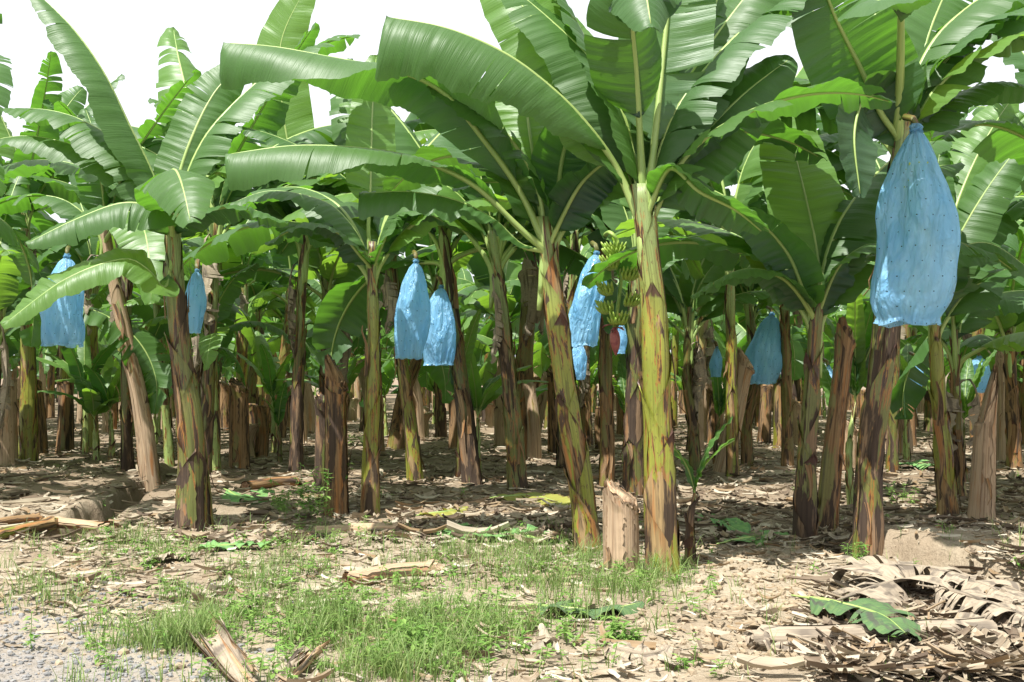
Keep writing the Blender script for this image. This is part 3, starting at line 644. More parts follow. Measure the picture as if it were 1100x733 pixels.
# slim plant left of centre
plant((398, 552), [(399, 470), (401, 380)], (400, 288), 20, 14, 'stem',
      'slim banana plant with green top and charred orange foot, left of centre', 71, crown=5, dry0=.45, dryt=-.5, elevs=[65, 50, 35], avoid=back, nstrip=2,
      hand=[
      dict(pts=[(396, 250, 0), (398, 200, .1), (400, 120, .3), (404, 60, .6)], hw=.30, fp=.35, n0=(.3, -1, .2), n1=(.3, -1, .4), dl=15, dr=25, tears=3, seed=53, rb=.035, rm=.02, mat='leaf_light'),
      dict(pts=[(390, 262, -.1), (372, 235, -.1), (345, 215, -.1), (290, 205, 0), (240, 222, 0)], hw=.30, fp=.22, n0=(0, -.2, 1), n1=(0, -.1, 1), dl=45, dr=45, tears=4, seed=54, rb=.035, rm=.018, mat='leaf'),
      dict(pts=[(386, 272, -.2), (365, 250, -.3), (330, 240, -.4), (285, 262, -.4)], hw=.26, fp=.22, n0=(0, 0, 1), n1=(0, 0, 1), dl=45, dr=45, tears=4, seed=55, rb=.035, rm=.018, mat='leaf_dark'),
      dict(pts=[(410, 262, -.1), (425, 235, -.1), (450, 225, -.1), (480, 240, 0)], hw=.24, fp=.22, n0=(0, 0, 1), n1=(0, 0, 1), dl=45, dr=45, tears=4, seed=56, rb=.035, rm=.018, mat='leaf'),
      ])
plant((508, 520), [(500, 450), (490, 360)], (478, 265), 25, 14, 'stem_olive', 'dark olive banana plant leaning left, behind the two hanging blue bags', 81, crown=9, scale=1.3, dry0=.25, dryt=-.1, avoid=back)
plant((557, 527), [(551, 450), (541, 350)], (532, 272), 24, 15, 'stem_olive', 'banana plant with black streaked olive stem, left of the rusty leaning one', 82, crown=9, scale=1.3, dry0=.15, dryt=-.35, avoid=back, elevs=[80, 65, 50, 50, 35, 35])
plant((447, 518), [(440, 450), (432, 390)], (420, 268), 19, 11, 'stem', 'thin yellow green banana plant leaning left under the left blue bag', 83, crown=8, scale=1.35, avoid=back, elevs=[80, 80, 65, 65, 50], dry0=.1, dryt=-.1)
plant((425, 482), [(432, 430), (450, 380)], (468, 310), 22, 12, 'stem_brown', 'dark banana plant curving right between the two hanging blue bags', 84, crown=6, dry0=.3, dryt=.1)
plant((680, 532), [(681, 450), (682, 380)], (682, 300), 26, 17, 'stem_olive', 'black and green banana stem close behind the tall central plant', 85, crown=6, elevs=[80, 65, 50], dry0=.25, dryt=.0, avoid=back)
rootB, bB = plant((652, 522), [(652, 460), (651, 400)], (648, 262), 19, 13, 'stem_brown', 'dark banana plant bearing the open green fruit bunch', 86, crown=6, elevs=[80, 65, 50], mats=('leaf_dark', 'leaf'), dry0=.3, dryt=.2, avoid=back)
plant((30, 497), [(31, 420), (29, 330)], (28, 238), 22, 12, 'stem', 'upright yellow green banana plant beside the pale stump at far left', 91, crown=8, scale=1.2, elevs=[80, 80, 65, 50, 50], dry0=.05, dryt=-.2)
plant((165, 517), [(152, 440), (128, 330)], (112, 250), 27, 15, 'stem_tan', 'pale peeling banana stem leaning strongly left, behind the furrow', 92, crown=6, dry0=-.1, dryt=.2, nstrip=4)
plant((183, 505), [(176, 420), (170, 350)], (164, 290), 11, 8, 'stem_fresh', 'thin young green banana plant behind the thick black and green base', 93, crown=6, dry0=-.2, dryt=-.4, scale=.7, nsh=4)
plant((318, 508), [(319, 440), (322, 380)], (326, 258), 17, 11, 'stem_olive', 'dark brown banana plant behind the leafy green weed', 94, crown=9, scale=1.35, avoid=back, elevs=[65, 65, 50],
      hand=[dict(pts=[(318, 200, 0), (304, 120, 0), (302, 45, 0), (335, -25, 0)], hw=.46, fp=.3, n0=(0, -1, .1), n1=(0, -1, .3), dl=10, dr=12, tears=1, seed=91, rb=.035, rm=.02, mat='leaf_light', gap=.004, segvar=3)], dry0=.4, dryt=-.2)
plant((258, 478), [(260, 400)], (262, 300), 17, 11, 'stem', 'yellow stemmed banana plant rising behind the brown stump at left', 95, crown=7, dry0=.0, dryt=-.2)
plant((284, 468), [(292, 430), (306, 380)], (312, 320), 20, 12, 'stem_brown', 'brown banana plant bending right in the second row at left', 96, crown=7, dry0=.1, dryt=.0)
plant((1019, 558), [(1014, 490), (1008, 420)], (1004, 350), 24, 14, 'stem', 'yellow and black banana plant left of the pale pointed stump', 97, crown=5, dry0=.15, dryt=-.2, avoid=lambda a: a > .8 * PI, scale=1., elevs=[80, 65, 50],
      hand=[dict(pts=[(1012, 300, 0), (1030, 250, .2), (1060, 180, .4), (1100, 125, .6)], hw=.36, fp=.2, n0=(.2, -1, .4), n1=(.2, -1, .6), dl=15, dr=20, tears=4, seed=63, rb=.035, rm=.02, mat='leaf_light', gap=.02),
            dict(pts=[(1008, 300, -.2), (1025, 270, -.4), (1065, 262, -.5), (1120, 300, -.5)], hw=.30, fp=.25, n0=(0, -.4, 1), n1=(0, -.4, 1), dl=45, dr=45, tears=4, seed=64, rb=.035, rm=.018, mat='leaf'),
            dict(pts=[(1000, 290, 0), (1000, 230, .1), (1010, 160, .3)], hw=.32, fp=.25, n0=(0, -1, .4), n1=(0, -1, .6), dl=15, dr=20, tears=4, seed=65, rb=.035, rm=.02, mat='leaf')])
plant((1031, 538), [(1028, 470)], (1026, 380), 14, 10, 'stem_brown', 'narrow brown banana stem close behind the yellow and black one at right', 98, crown=5, dry0=.2, dryt=.0)
plant((1090, 505), [(1088, 450)], (1084, 370), 18, 13, 'stem_brown', 'banana plant with pale patched brown stem at the far right edge', 99, crown=7, dry0=.3, dryt=.2)
plant((748, 508), [(744, 460), (738, 410)], (740, 350), 15, 9, 'stem_olive', 'olive banana plant standing right of the tall central plant', 101, crown=8, avoid=back, elevs=[80, 65, 50, 35], dry0=.2, dryt=-.2)
plant((803, 500), [(803, 450), (812, 400)], (806, 335), 14, 9, 'stem_brown', 'brown banana plant behind the leaning cut stem, under a blue bag', 102, crown=7, avoid=back, elevs=[80, 65, 50, 50], dry0=.2, dryt=-.2)
plant((95, 480), [(94, 430)], (95, 350), 14, 9, 'stem_olive', 'dark thin banana plant below the large bag at left', 103, crown=7, dry0=.2, dryt=-.2)
plant((232, 505), [(231, 440)], (228, 360), 12, 8, 'stem_fresh', 'young broad leaved banana plant in front of the brown stump', 104, crown=7, dry0=-.1, dryt=-.3, scale=.6, nsh=4, elevs=[65, 50, 35, 15, -10], mats=('leaf', 'leaf_light'))
plant((219, 512), [(224, 420)], (232, 248), 16, 11, 'stem_olive', 'tall banana plant directly behind the front left one, reaching for the sky', 121, crown=9, scale=1.35, elevs=[80, 65, 65, 50], avoid=back)
plant((137, 506), [(136, 420)], (136, 252), 15, 10, 'stem_olive', 'tall banana plant between the bagged one at left and the pale leaning stem', 122, crown=9, scale=1.25, elevs=[80, 65, 65, 50], avoid=back)
plant((787, 512), [(786, 420)], (783, 262), 15, 10, 'stem', 'slim tall banana plant beside the grey leaning cut stem', 123, crown=9, scale=1.3, elevs=[80, 80, 65, 65, 50], avoid=back)
plant((846, 503), [(845, 420)], (842, 262), 14, 10, 'stem_brown', 'slim brown banana plant left of the dark paired stems', 124, crown=8, scale=1.3, elevs=[80, 80, 65, 65, 50], avoid=back)
plant((604, 502), [(606, 420)], (618, 262), 14, 10, 'stem_olive', 'slim dark banana plant half hidden by the rusty leaning one', 125, crown=8, scale=1.3, elevs=[80, 80, 65, 65, 50], avoid=back)
plant((958, 508), [(960, 420)], (966, 262), 14, 10, 'stem_olive', 'slim banana plant right behind the bagged plant', 126, crown=8, scale=1.3, elevs=[80, 80, 65, 65, 50], avoid=back)
# plants just outside the frame whose leaves reach into it
plant((-70, 545), [], (-60, 230), 26, 16, 'stem', 'banana plant beyond the left edge reaching leaves into view', 111, crown=9, dry0=.1, dryt=-.2)
plant((1180, 560), [], (1170, 240), 28, 18, 'stem', 'banana plant beyond the right edge reaching leaves into view', 112, crown=9, dry0=.1, dryt=-.2)

# stumps
stump((668, 614), (667, 528), 38, 34, 'stem_tan', 'thick pale tan cut stump between the two front banana plants', 201, slant=.16)
stump((8, 498), (6, 412), 24, 20, 'stem_tan', 'pale weathered stump at the far left edge', 202, slant=-.3)
stump((257, 503), (256, 412), 22, 19, 'stem_brown', 'brown cut stump behind the young broad leaved plant', 203)
stump((242, 462), (242, 412), 12, 11, 'stem_brown', 'small narrow stump directly left of the brown cut stump', 204)
stump((362, 552), (361, 396), 26, 22, 'stem_brown', 'tall dark fibrous stump left of the slim green topped plant', 205, slant=.3)
stump((345, 528), (346, 425), 13, 11, 'stem_olive', 'slender blackish stump touching the tall fibrous stump', 206)
stump((1053, 560), (1060, 424), 28, 20, 'stem_tan', 'pale tan pointed stump at right, lit by the sun', 207, slant=-.7)
stump((776, 506), (802, 384), 22, 17, 'stem_tan', 'grey brown cut stem leaning right beside a blue bag', 208, slant=.3)
stump((838, 482), (838, 408), 15, 13, 'stem', 'short yellowish stump behind the leaning cut stem', 209)
stump((858, 478), (856, 432), 12, 11, 'stem_tan', 'small pale stump left of the dark paired stems', 210)
stump((1078, 498), (1076, 380), 14, 11, 'stem_tan', 'slim stump tight beside the far right plant', 211)
stump((596, 488), (594, 400), 15, 12, 'stem_brown', 'short brown stump seen left of the rusty leaning plant', 212)
stump((572, 474), (588, 402), 12, 10, 'stem_tan', 'pale thin cut stem leaning right at centre', 213)
stump((540, 462), (538, 415), 13, 11, 'stem_brown', 'small rusty stump between the two olive plants', 214)
stump((912, 505), (914, 455), 15, 12, 'stem_tan', 'low pale stump behind the bagged plant', 215)
stump((765, 478), (764, 420), 10, 9, 'stem_brown', 'thin dark stump in the second row right of centre', 216)
stump((302, 470), (300, 405), 12, 10, 'stem_brown', 'narrow brown stump behind the leafy weed', 217)
stump((470, 452), (468, 412), 11, 10, 'stem_tan', 'small tan stump below the right one of the two bags', 218)
# ==== FIELD
# ------------------------------------------------------------------ THE REST OF THE GROVE
LM = sorted([(-9.9e9, '')] , key=lambda q: q[0])
marks = [(-40, 'left edge'), (30, 'far left plant'), (140, 'pale leaning stem'), (205, 'front left plant'), (257, 'brown stump'),
         (320, 'leafy weed'), (362, 'fibrous stump'), (400, 'slim plant'), (447, 'left blue bag'), (500, 'olive plant'),
         (550, 'streaked stem'), (620, 'rusty stem'), (668, 'thick stump'), (708, 'tall plant'), (745, 'green shoot'),
         (790, 'leaning stem'), (838, 'yellowish stump'), (866, 'dark stems'), (940, 'bagged plant'), (1015, 'yellow plant'),
         (1056, 'pointed stump'), (1140, 'right edge')]
used = {}
def between(px):
    for (a, n1), (b, n2) in zip(marks[:-1], marks[1:]):
        if a <= px < b:
            return 'between ' + n1 + ' and ' + n2
    return 'beyond the picture ' + ('left edge' if px < 0 else 'right edge')
rf = random.Random(99)
STEMS = {}
def field_stem(kind, v):
    key = (kind, v)
    if key not in STEMS:
        r = random.Random(v * 31 + 7); h = 2.25 + .25 * (v % 4); lean = r.uniform(-.25, .25); l2 = r.uniform(-.2, .2)
        pts = [Vector((0, 0, -.1)), Vector((lean * .2, l2 * .2, h * .35)), Vector((lean * .6, l2 * .6, h * .7)), Vector((lean, l2, h))]
        STEMS[key] = (stem_mesh(pts + [pts[-1] + Vector((lean * .1, 0, .28))], .115, .075, v * 13 + 5, kind, 5, .2, -.15, k=16, nz=16), pts[-1])
    return STEMS[key]
CROWNS = {}
def far_crown(v):
    """whole crown in one mesh for plants too far to show single leaves"""
    if v in CROWNS: return CROWNS[v]
    r = random.Random(v + 400); V = []; Fc = []; UVs = []; mi = []; n = 0; V2 = []; az = r.uniform(0, 6)
    for i in range(9):
        e = ELEVS[int(i / 9 * len(ELEVS))]; bl = pool_leaf(e, r.randint(0, 2), .5, 'leaf'); rot = az; az += 2.4
        for m_i, me in enumerate(bl):
            co = np.empty(len(me.vertices) * 3, dtype=np.float32); me.vertices.foreach_get('co', co); co = co.reshape(-1, 3)
            c, s = math.cos(rot), math.sin(rot); q = co.copy(); q[:, 0] = co[:, 0] * c - co[:, 1] * s; q[:, 1] = co[:, 0] * s + co[:, 1] * c; q[:, 2] -= i * .03
            V.append(q); fs = [tuple(k + n for k in p.vertices) for p in me.polygons]; Fc += fs; mi += [m_i] * len(fs); n += len(q)
            uvl = np.empty(len(me.loops) * 2, dtype=np.float32); me.uv_layers[0].data.foreach_get('uv', uvl); vi = np.empty(len(me.loops), dtype=np.int32); me.loops.foreach_get('vertex_index', vi)
            u = np.zeros((len(q), 2)); u[vi] = uvl.reshape(-1, 2); UVs.append(u)
    CROWNS[v] = mesh('leaf_crown', np.concatenate(V), Fc, [M['leaf'], M['rib']], np.concatenate(UVs), mi=mi)
    return CROWNS[v]
spots = []
D = 13.5
while D < 64:
    sp = 2.9 if D < 28 else 3.5
    half = D * .54 + 3.0
    x = -half + rf.uniform(0, sp)
    while x < half:
        spots.append((x + rf.uniform(-.7, .7), D + rf.uniform(-.8, .8))); x += sp
    D += 2.4 if D < 30 else 3.2
spots = [s for s in spots if min(math.hypot(s[0] - p[0], s[1] - p[1]) for p in PLANTS) > 1.35 and (s[1] > 15.5 or abs(s[0]) > s[1] * .5)]
spots.sort(key=lambda s: s[1]); cnt = {}
ORD = ['', 'nearest', 'second', 'third', 'fourth', 'fifth', 'sixth', 'seventh', 'eighth', 'ninth', 'tenth', 'eleventh', 'twelfth', 'thirteenth', 'fourteenth'] + ['far'] * 20
for i, (x, y) in enumerate(spots):
    px = 550 + F * x / y
    kind = rf.choice(['stem', 'stem_olive', 'stem_brown', 'stem_brown', 'stem_olive', 'stem_tan']); v = rf.randint(0, 3)
    sm, tp = field_stem(kind, v); s = rf.uniform(1.05, 1.35); rz = rf.uniform(0, 2 * PI)
    col = {'stem': 'yellow green', 'stem_olive': 'dark olive', 'stem_brown': 'brown', 'stem_tan': 'pale tan'}[kind]
    row = 'middle distance' if y < 27 else ('distance' if y < 40 else 'far back')
    key = (col, row, between(px)); cnt[key] = cnt.get(key, 0) + 1
    lab = '%s %s stemmed banana plant %s %s' % (ORD[cnt[key]], col, {'middle distance': 'midway', 'distance': 'behind', 'far back': 'far back'}[row], between(px))
    root = thing('banana_plant', lab, 'banana plant', (x, y, gz(x, y)), PLANT_GROUP + (' ' + row), rz)
    root.scale = (s, s, s)
    link('pseudostem', sm, root)
    if y < 33:
        dead_leaves(root, tp, rf.choice([0, 1, 1, 2, 3]), i)
        auto_crown(root, tp, rf.randint(8, 10), i + 900, 1. if y < 19 else .5, var=3, mats=('leaf', 'leaf_light', 'leaf_light', 'leaf_dark'))  # extra light green leaves stand in for sunlight in the understory
    else:
        link('leaf_crown', far_crown(i % 5), root, tp, (0, 0, rf.uniform(0, 6)))
def merged_far(n, seed):
    r = random.Random(seed); V = []; Fc = []; UVs = []; mi = []; k = 0
    for i in range(n):
        y = r.uniform(64, 92); x = r.uniform(-.56, .56) * y
        me = far_crown(i % 5); co = np.empty(len(me.vertices) * 3, dtype=np.float32); me.vertices.foreach_get('co', co); co = co.reshape(-1, 3) * 1.3
        a = r.uniform(0, 6); c, s_ = math.cos(a), math.sin(a); q = co.copy(); q[:, 0] = co[:, 0] * c - co[:, 1] * s_ + x; q[:, 1] = co[:, 0] * s_ + co[:, 1] * c + y; q[:, 2] += r.choice([.5, 1.2, 2.8, 3.2])
        V.append(q); Fc += [tuple(w + k for w in p.vertices) for p in me.polygons]; m_ = np.empty(len(me.polygons), dtype=np.int32); me.polygons.foreach_get('material_index', m_); mi += m_.tolist(); UVs.append(np.tile(q[:, :1], (1, 2)) * .3); k += len(q)
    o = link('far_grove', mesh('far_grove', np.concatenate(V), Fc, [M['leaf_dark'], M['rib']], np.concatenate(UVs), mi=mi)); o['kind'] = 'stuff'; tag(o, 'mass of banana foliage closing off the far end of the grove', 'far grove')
merged_far(130, 5)
# cut stems and dry stumps scattered through the grove
pst = []
for k in range(4):
    h = .7 + .3 * k; pst.append(stem_mesh([Vector((0, 0, -.1)), Vector((.05, 0, h * .5)), Vector((.12 * (k - 1), .03, h))], .14, .11, 700 + k, ['stem_tan', 'stem_brown', 'stem_brown', 'stem_tan'][k], 4, .3, .4, k=16, nz=12, cut=True))
for x, y in sorted([(q * w_, q) for q, w_ in [(rf.uniform(18.5, 48), rf.uniform(-.53, .53)) for _ in range(150)]], key=lambda s: s[1]):
    if min(math.hypot(x - p[0], y - p[1]) for p in PLANTS) < .7: continue
    k = rf.randint(0, 3); px = 550 + F * x / y
    key = (k, between(px)); cnt[key] = cnt.get(key, 0) + 1
    o = link('banana_stump', pst[k], None, (x, y, gz(x, y)), (0, 0, rf.uniform(0, 6)), rf.uniform(.85, 1.15))
    tag(o, '%s %s cut stump far back %s' % (ORD[cnt[key]], ['short pale', 'knee high brown', 'waist high brown', 'tall pale'][k], between(px)), 'banana stump', 'old stumps further back in the grove')
# young suckers with narrow upright leaves
def sucker(px, py, h, label, seed, n=5, D=None):
    b = gp(px, py); r = random.Random(seed)
    root = thing('banana_sucker', label, 'banana sucker', b, 'young banana suckers')
    st = [Vector((0, 0, -.05)), Vector((r.uniform(-.03, .03), 0, h * .3)), Vector((r.uniform(-.06, .06), 0, h * .55))]
    link('pseudostem', stem_mesh(st, .045, .022, seed, r.choice(['stem_fresh', 'stem_olive']), 3, 0, -.4, k=12, nz=10), root)
    for i in range(n):
        a = r.uniform(0, 2 * PI); L = h * r.uniform(.5, .85); o = r.uniform(.15, .55)
        t = st[-1]; p = [t - Vector((0, 0, .1)), t + Vector((0, 0, .02))] + [t + Vector((math.cos(a) * o * L * q ** 1.6, math.sin(a) * o * L * q ** 1.6, L * (q - .35 * o * q * q * 1.5))) for q in (.35, .7, 1)]
        put_leaf(root, leaf_meshes([tuple(q) for q in p], r.uniform(.05, .10) * (h ** .5), .12, (-math.cos(a), -math.sin(a), .5), (-math.cos(a), -math.sin(a), 1), 25, 25, 0, seed + i, .01, .016, .006, r.choice(['leaf', 'leaf_light'])))
def sucker_copies(n):
    protos = []
    for k in range(4):
        r = random.Random(k + 50); h = 1.5 + .25 * k
        st = [Vector((0, 0, -.05)), Vector((.02, 0, h * .3)), Vector((.04, .02, h * .5))]
        sm = stem_mesh(st, .05, .03, k, 'stem_fresh', 3, 0, -.4, k=10, nz=8); lv = []
        for i in range(6):
            a = i * 2.4; L = h * r.uniform(.6, .95); o = r.uniform(.3, .9); t = st[-1]
            p = [t - Vector((0, 0, .1)), t + Vector((0, 0, .02))] + [t + Vector((math.cos(a) * o * L * q ** 1.5, math.sin(a) * o * L * q ** 1.5, L * (q - .5 * o * q * q * 1.4))) for q in (.35, .7, 1)]
            lv.append(leaf_meshes([tuple(q) for q in p], r.uniform(.12, .22), .15, (-math.cos(a), -math.sin(a), .5), (-math.cos(a), -math.sin(a), 1), 25, 25, 2, k * 9 + i, .02, .02, .008, r.choice(['leaf', 'leaf_light']), .5))
        protos.append((sm, lv))
    pos = []
    for _ in range(n):
        y = rf.uniform(16, 42); x = rf.uniform(-.52, .52) * y
        if min(math.hypot(x - p[0], y - p[1]) for p in PLANTS) > .8: pos.append((y, x))
    ct = {}
    for y, x in sorted(pos):
        b = between(550 + F * x / y); ct[b] = ct.get(b, 0) + 1
        root = thing('banana_sucker', '%s low leafy banana sucker %s' % (ORD[ct[b]], b), 'banana sucker', (x, y, gz(x, y)), 'young suckers further back', rf.uniform(0, 6))
        sm, lv = protos[rf.randint(0, 3)]; link('pseudostem', sm, root)
        for l_ in lv: put_leaf(root, l_)
sucker_copies(75)
sucker(742, 606, 1.1, 'thin green shoot standing right of the tall central plant', 301, 3)
sucker(492, 516, 2.0, 'thin dark sucker left of the dark olive plant', 302, 4)
sucker(915, 545, 2.3, 'bushy green sucker between the leaning cut stem and bagged plant', 303, 8)
sucker(900, 540, 1.9, 'narrow leaved sucker behind the leaning olive cut stem', 304, 6)
sucker(1036, 520, 1.6, 'green sucker behind the pale pointed stump', 305, 6)
sucker(672, 500, 1.6, 'pale green sucker between the rusty plant and black stem', 306, 6)
sucker(300, 500, 1.2, 'low sucker left of the dark brown plant at left', 307, 5)
sucker(770, 500, 1.5, 'young sucker beside the grey leaning cut stem', 308, 6)
sucker(415, 470, 1.8, 'fresh sucker behind the slim left plant', 309, 6)

# ------------------------------------------------------------------ BAGS
def bag(pxt, pyt, pxb, pyb, w, D, label, seed, skew=0., prof=None, group='blue bags over the banana bunches', det=1.):
    t = at(pxt, pyt, D); b = at(pxb, pyb, D); Lz = (t - b).length; wm = w / 2 * D / F
    r = random.Random(seed); n, k = (64, 72) if det >= 1 else (26, 32)
    prof = prof or [(0, .09), (.03, .13), (.045, .08), (.1, .34), (.25, .66), (.45, .92), (.62, 1.), (.8, .94), (.93, .86), (.975, .80), (1., .84)]
    px_, pr_ = zip(*prof); rows = []; uv = []; o1, o2, o3 = [r.uniform(0, 50) for _ in range(3)]
    for i in range(n):
        s = i / (n - 1); c = (b - t) * s + Vector((skew * wm * math.sin(s * PI), 0, 0)); rad = np.interp(s, px_, pr_) * wm
        for j in range(k):
            a = j / k * 2 * PI; ca, sa = math.cos(a), math.sin(a)
            q = mnoise.noise(Vector((ca * 1.4 + o1, sa * 1.4, s * 2.6))) * (.30 * min(1, s * 3) + .05) + mnoise.noise(Vector((ca * 4 + o2, sa * 4, s * 2.2 + ca))) * .11
            pl = (abs(mnoise.noise(Vector((ca * 7 + o3, sa * 7, s * 1.1)))) - .2) * (.42 * max(0, 1 - s * 2.6) + .42 * max(0, (s - .7) * 3) + .12)
            rr = rad * (1 + q + pl)
            z = c.z + (.05 * wm * math.sin(a * 5 + o1) + .09 * wm * mnoise.noise(Vector((ca * 3, sa * 3, o2)))) * max(0, (s - .9) * 10)
            rows.append((c.x + rr * ca, c.y + rr * sa * .8, z)); uv.append((a * wm * 1.0, s * Lz))
    f = gridf(n, k, True)
    uv = np.array(uv)
    mb = MB(); mb.add(rows, f, uv)
    root = thing('fruit_bag', label, 'fruit bag', t, group)
    link('bag_film', mb.mesh('bag_film', M['bag']), root)
    m2 = MB(); ring = [(.14 * wm * math.cos(a), .14 * wm * math.sin(a) - .0, -.035 * Lz + .01 * math.sin(3 * a)) for a in np.linspace(0, 2 * PI, 16)]
    tube(m2, ring, .012, 6); link('tie', m2.mesh('tie', M['bag']), root)
    m3 = MB(); tube(m3, [(0, .02, -.12), (0, 0, .0), (-.01, .03, .05), (-.04, .14, .09)], [.026, .026, .028, .03], 8)
    link('fruit_stalk', m3.mesh('fruit_stalk', M['stem_olive']), root)
    return root
bag(984, 133, 978, 349, 84, 8.75, 'large pale blue perforated plastic bag hanging at right, tied at top and bottom', 1, skew=.12,
    prof=[(0, .10), (.02, .17), (.035, .11), (.08, .25), (.18, .5), (.32, .76), (.46, .93), (.6, .99), (.78, .98), (.88, .90), (.94, .78), (.97, .68), (1., .72)])
bag(72, 272, 66, 372, 46, 13.6, 'blue bag with folded sides hanging behind the front left leaves', 2, det=1.)
bag(212, 288, 205, 358, 26, 11.6, 'small darker blue bag hanging right of the front left plant', 3)
bag(447, 277, 440, 385, 38, 13.2, 'left one of two neighbouring blue bags, darker and higher', 4)
bag(474, 305, 471, 392, 34, 14.2, 'right one of two neighbouring blue bags, brighter and lower', 5)
bag(641, 268, 623, 372, 36, 11.9, 'blue bag slanting left beside the open fruit bunch', 6)
bag(622, 366, 620, 408, 20, 13.5, 'small blue bag end showing under the slanting one', 7)
bag(668, 345, 667, 380, 11, 13.5, 'narrow blue bag directly behind the purple flower bud', 8)
bag(829, 335, 816, 412, 38, 17.5, 'dark blue bag hanging by the grey leaning cut stem', 9)
bag(1052, 382, 1046, 422, 30, 17, 'blue bag behind the pale pointed stump', 10, det=.5)
bag(984, 385, 982, 420, 18, 17, 'small blue bag low between the bagged plant and its right neighbour', 11, det=.5)
bag(770, 372, 769, 405, 13, 17, 'tiny blue bag left of the grey leaning cut stem', 14, det=.5)
bag(890, 392, 890, 412, 12, 17, 'tiny blue bag between the dark paired stems', 16, det=.5)

# ------------------------------------------------------------------ OPEN FRUIT BUNCH (part of the plant that bears it)
def banana(mb, o, d, L, r):
    d = Vector(d).normalized(); pts = []
    for i in range(8):
        t = i / 7; pts.append(tuple(Vector(o) + d * L * t * (1 - .15 * t) + Vector((0, 0, 1)) * (L * .55 * t * t - .02)))
    rad = r * np.array([.45, .75, .98, 1.05, 1.05, .95, .7, .28]); tube(mb, pts, rad, 7)
def local(root, p): return p - root.location
DB = 11.2
st = [at(648, 255, bB.y - .1), at(655, 250, DB + .2), at(664, 262, DB), at(667, 300, DB), at(662, 340, DB), at(660, 352, DB)]
c = [local(rootB, p) for p in st]
mb = MB(); P_, L_ = spline([tuple(p) for p in c], 30); tube(mb, P_, np.linspace(.032, .02, 30), 8)
bun = link('fruit_bunch', mb.mesh('fruit_bunch', M['stalk']), rootB)
mb = MB(); c0 = at(984, 150, 8.75) - rootR.location; c1 = at(980, 335, 8.75) - rootR.location
tube(mb, [tuple(c0), tuple((c0 + c1) / 2), tuple(c1)], .03, 8); bun2 = link('fruit_bunch', mb.mesh('fruit_bunch', M['stalk']), rootR)
for q in range(7):
    mbh = MB(); cc = c0.lerp(c1, .22 + q * .11)
    for row in range(2):
        for w_ in range(13):
            a = w_ * 2 * PI / 13 + q * .5 + row * .2; banana(mbh, cc + Vector((math.cos(a) * .03, math.sin(a) * .03, row * .05)), (math.cos(a), math.sin(a), -.1), .15 + .03 * math.sin(q), .019)
    link('banana_hand', mbh.mesh('banana_hand', M['fruit']), bun2)
rb_ = random.Random(5)
for hi, (hx, hy, n_) in enumerate([(664, 272, 9), (661, 287, 9), (671, 298, 8), (658, 314, 8), (672, 326, 7), (658, 334, 7), (664, 346, 6)]):
    mbh = MB(); cc = local(rootB, at(hx, hy, DB)); fa_ = {0: PI * 1.3, 1: PI * 1.2, 2: PI * 1.75, 3: PI * 1.15, 4: PI * 1.75, 5: PI * 1.2, 6: PI * 1.5}[hi]
    for row in range(2):
        for q in range(n_):
            a = fa_ + (q - n_ / 2 + .5 * row) * .27; d = (math.cos(a), math.sin(a), -.25 + .3 * row)
            banana(mbh, cc + Vector((math.cos(a) * .02, math.sin(a) * .02, row * .02)), d, .185 * rb_.uniform(.9, 1.1), .019)
    link('banana_hand', mbh.mesh('banana_hand', M['fruit']), bun)
mb = MB(); n, k = 16, 14; rows = []
for i in range(n):
    s = i / (n - 1); rad = .062 * math.sin(PI * min(1, s * .93 + .06)) ** .7 * (1.05 - .3 * s)
    cc = local(rootB, at(660, 352, DB)) + Vector((.015 * s, -.0, -.30 * s))
    rows += [(cc.x + rad * math.cos(j / k * 2 * PI), cc.y + rad * math.sin(j / k * 2 * PI), cc.z) for j in range(k)]
mb.add(rows, gridf(n, k, True)); link('flower_bud', mb.mesh('flower_bud', M['bud']), bun)
mb = MB()
for q, a in enumerate((3.6, 5.3, 4.5)):
    rr = []; c0 = local(rootB, at(660, 350 + q * 3, DB))
    for i in range(7):
        t = i / 6
        for e in (-1, -.4, .4, 1):
            w = .045 * math.sin(PI * min(1, t + .12) * .95); rr.append((c0.x + math.cos(a) * (.02 + .13 * t) - math.sin(a) * w * e, c0.y + math.sin(a) * (.02 + .13 * t) + math.cos(a) * w * e, c0.z + .02 * t - .05 * t * t + .015 * e * e))
    mb.add(rr, gridf(7, 4))
link('bract', mb.mesh('bract', M['bud']), bun)

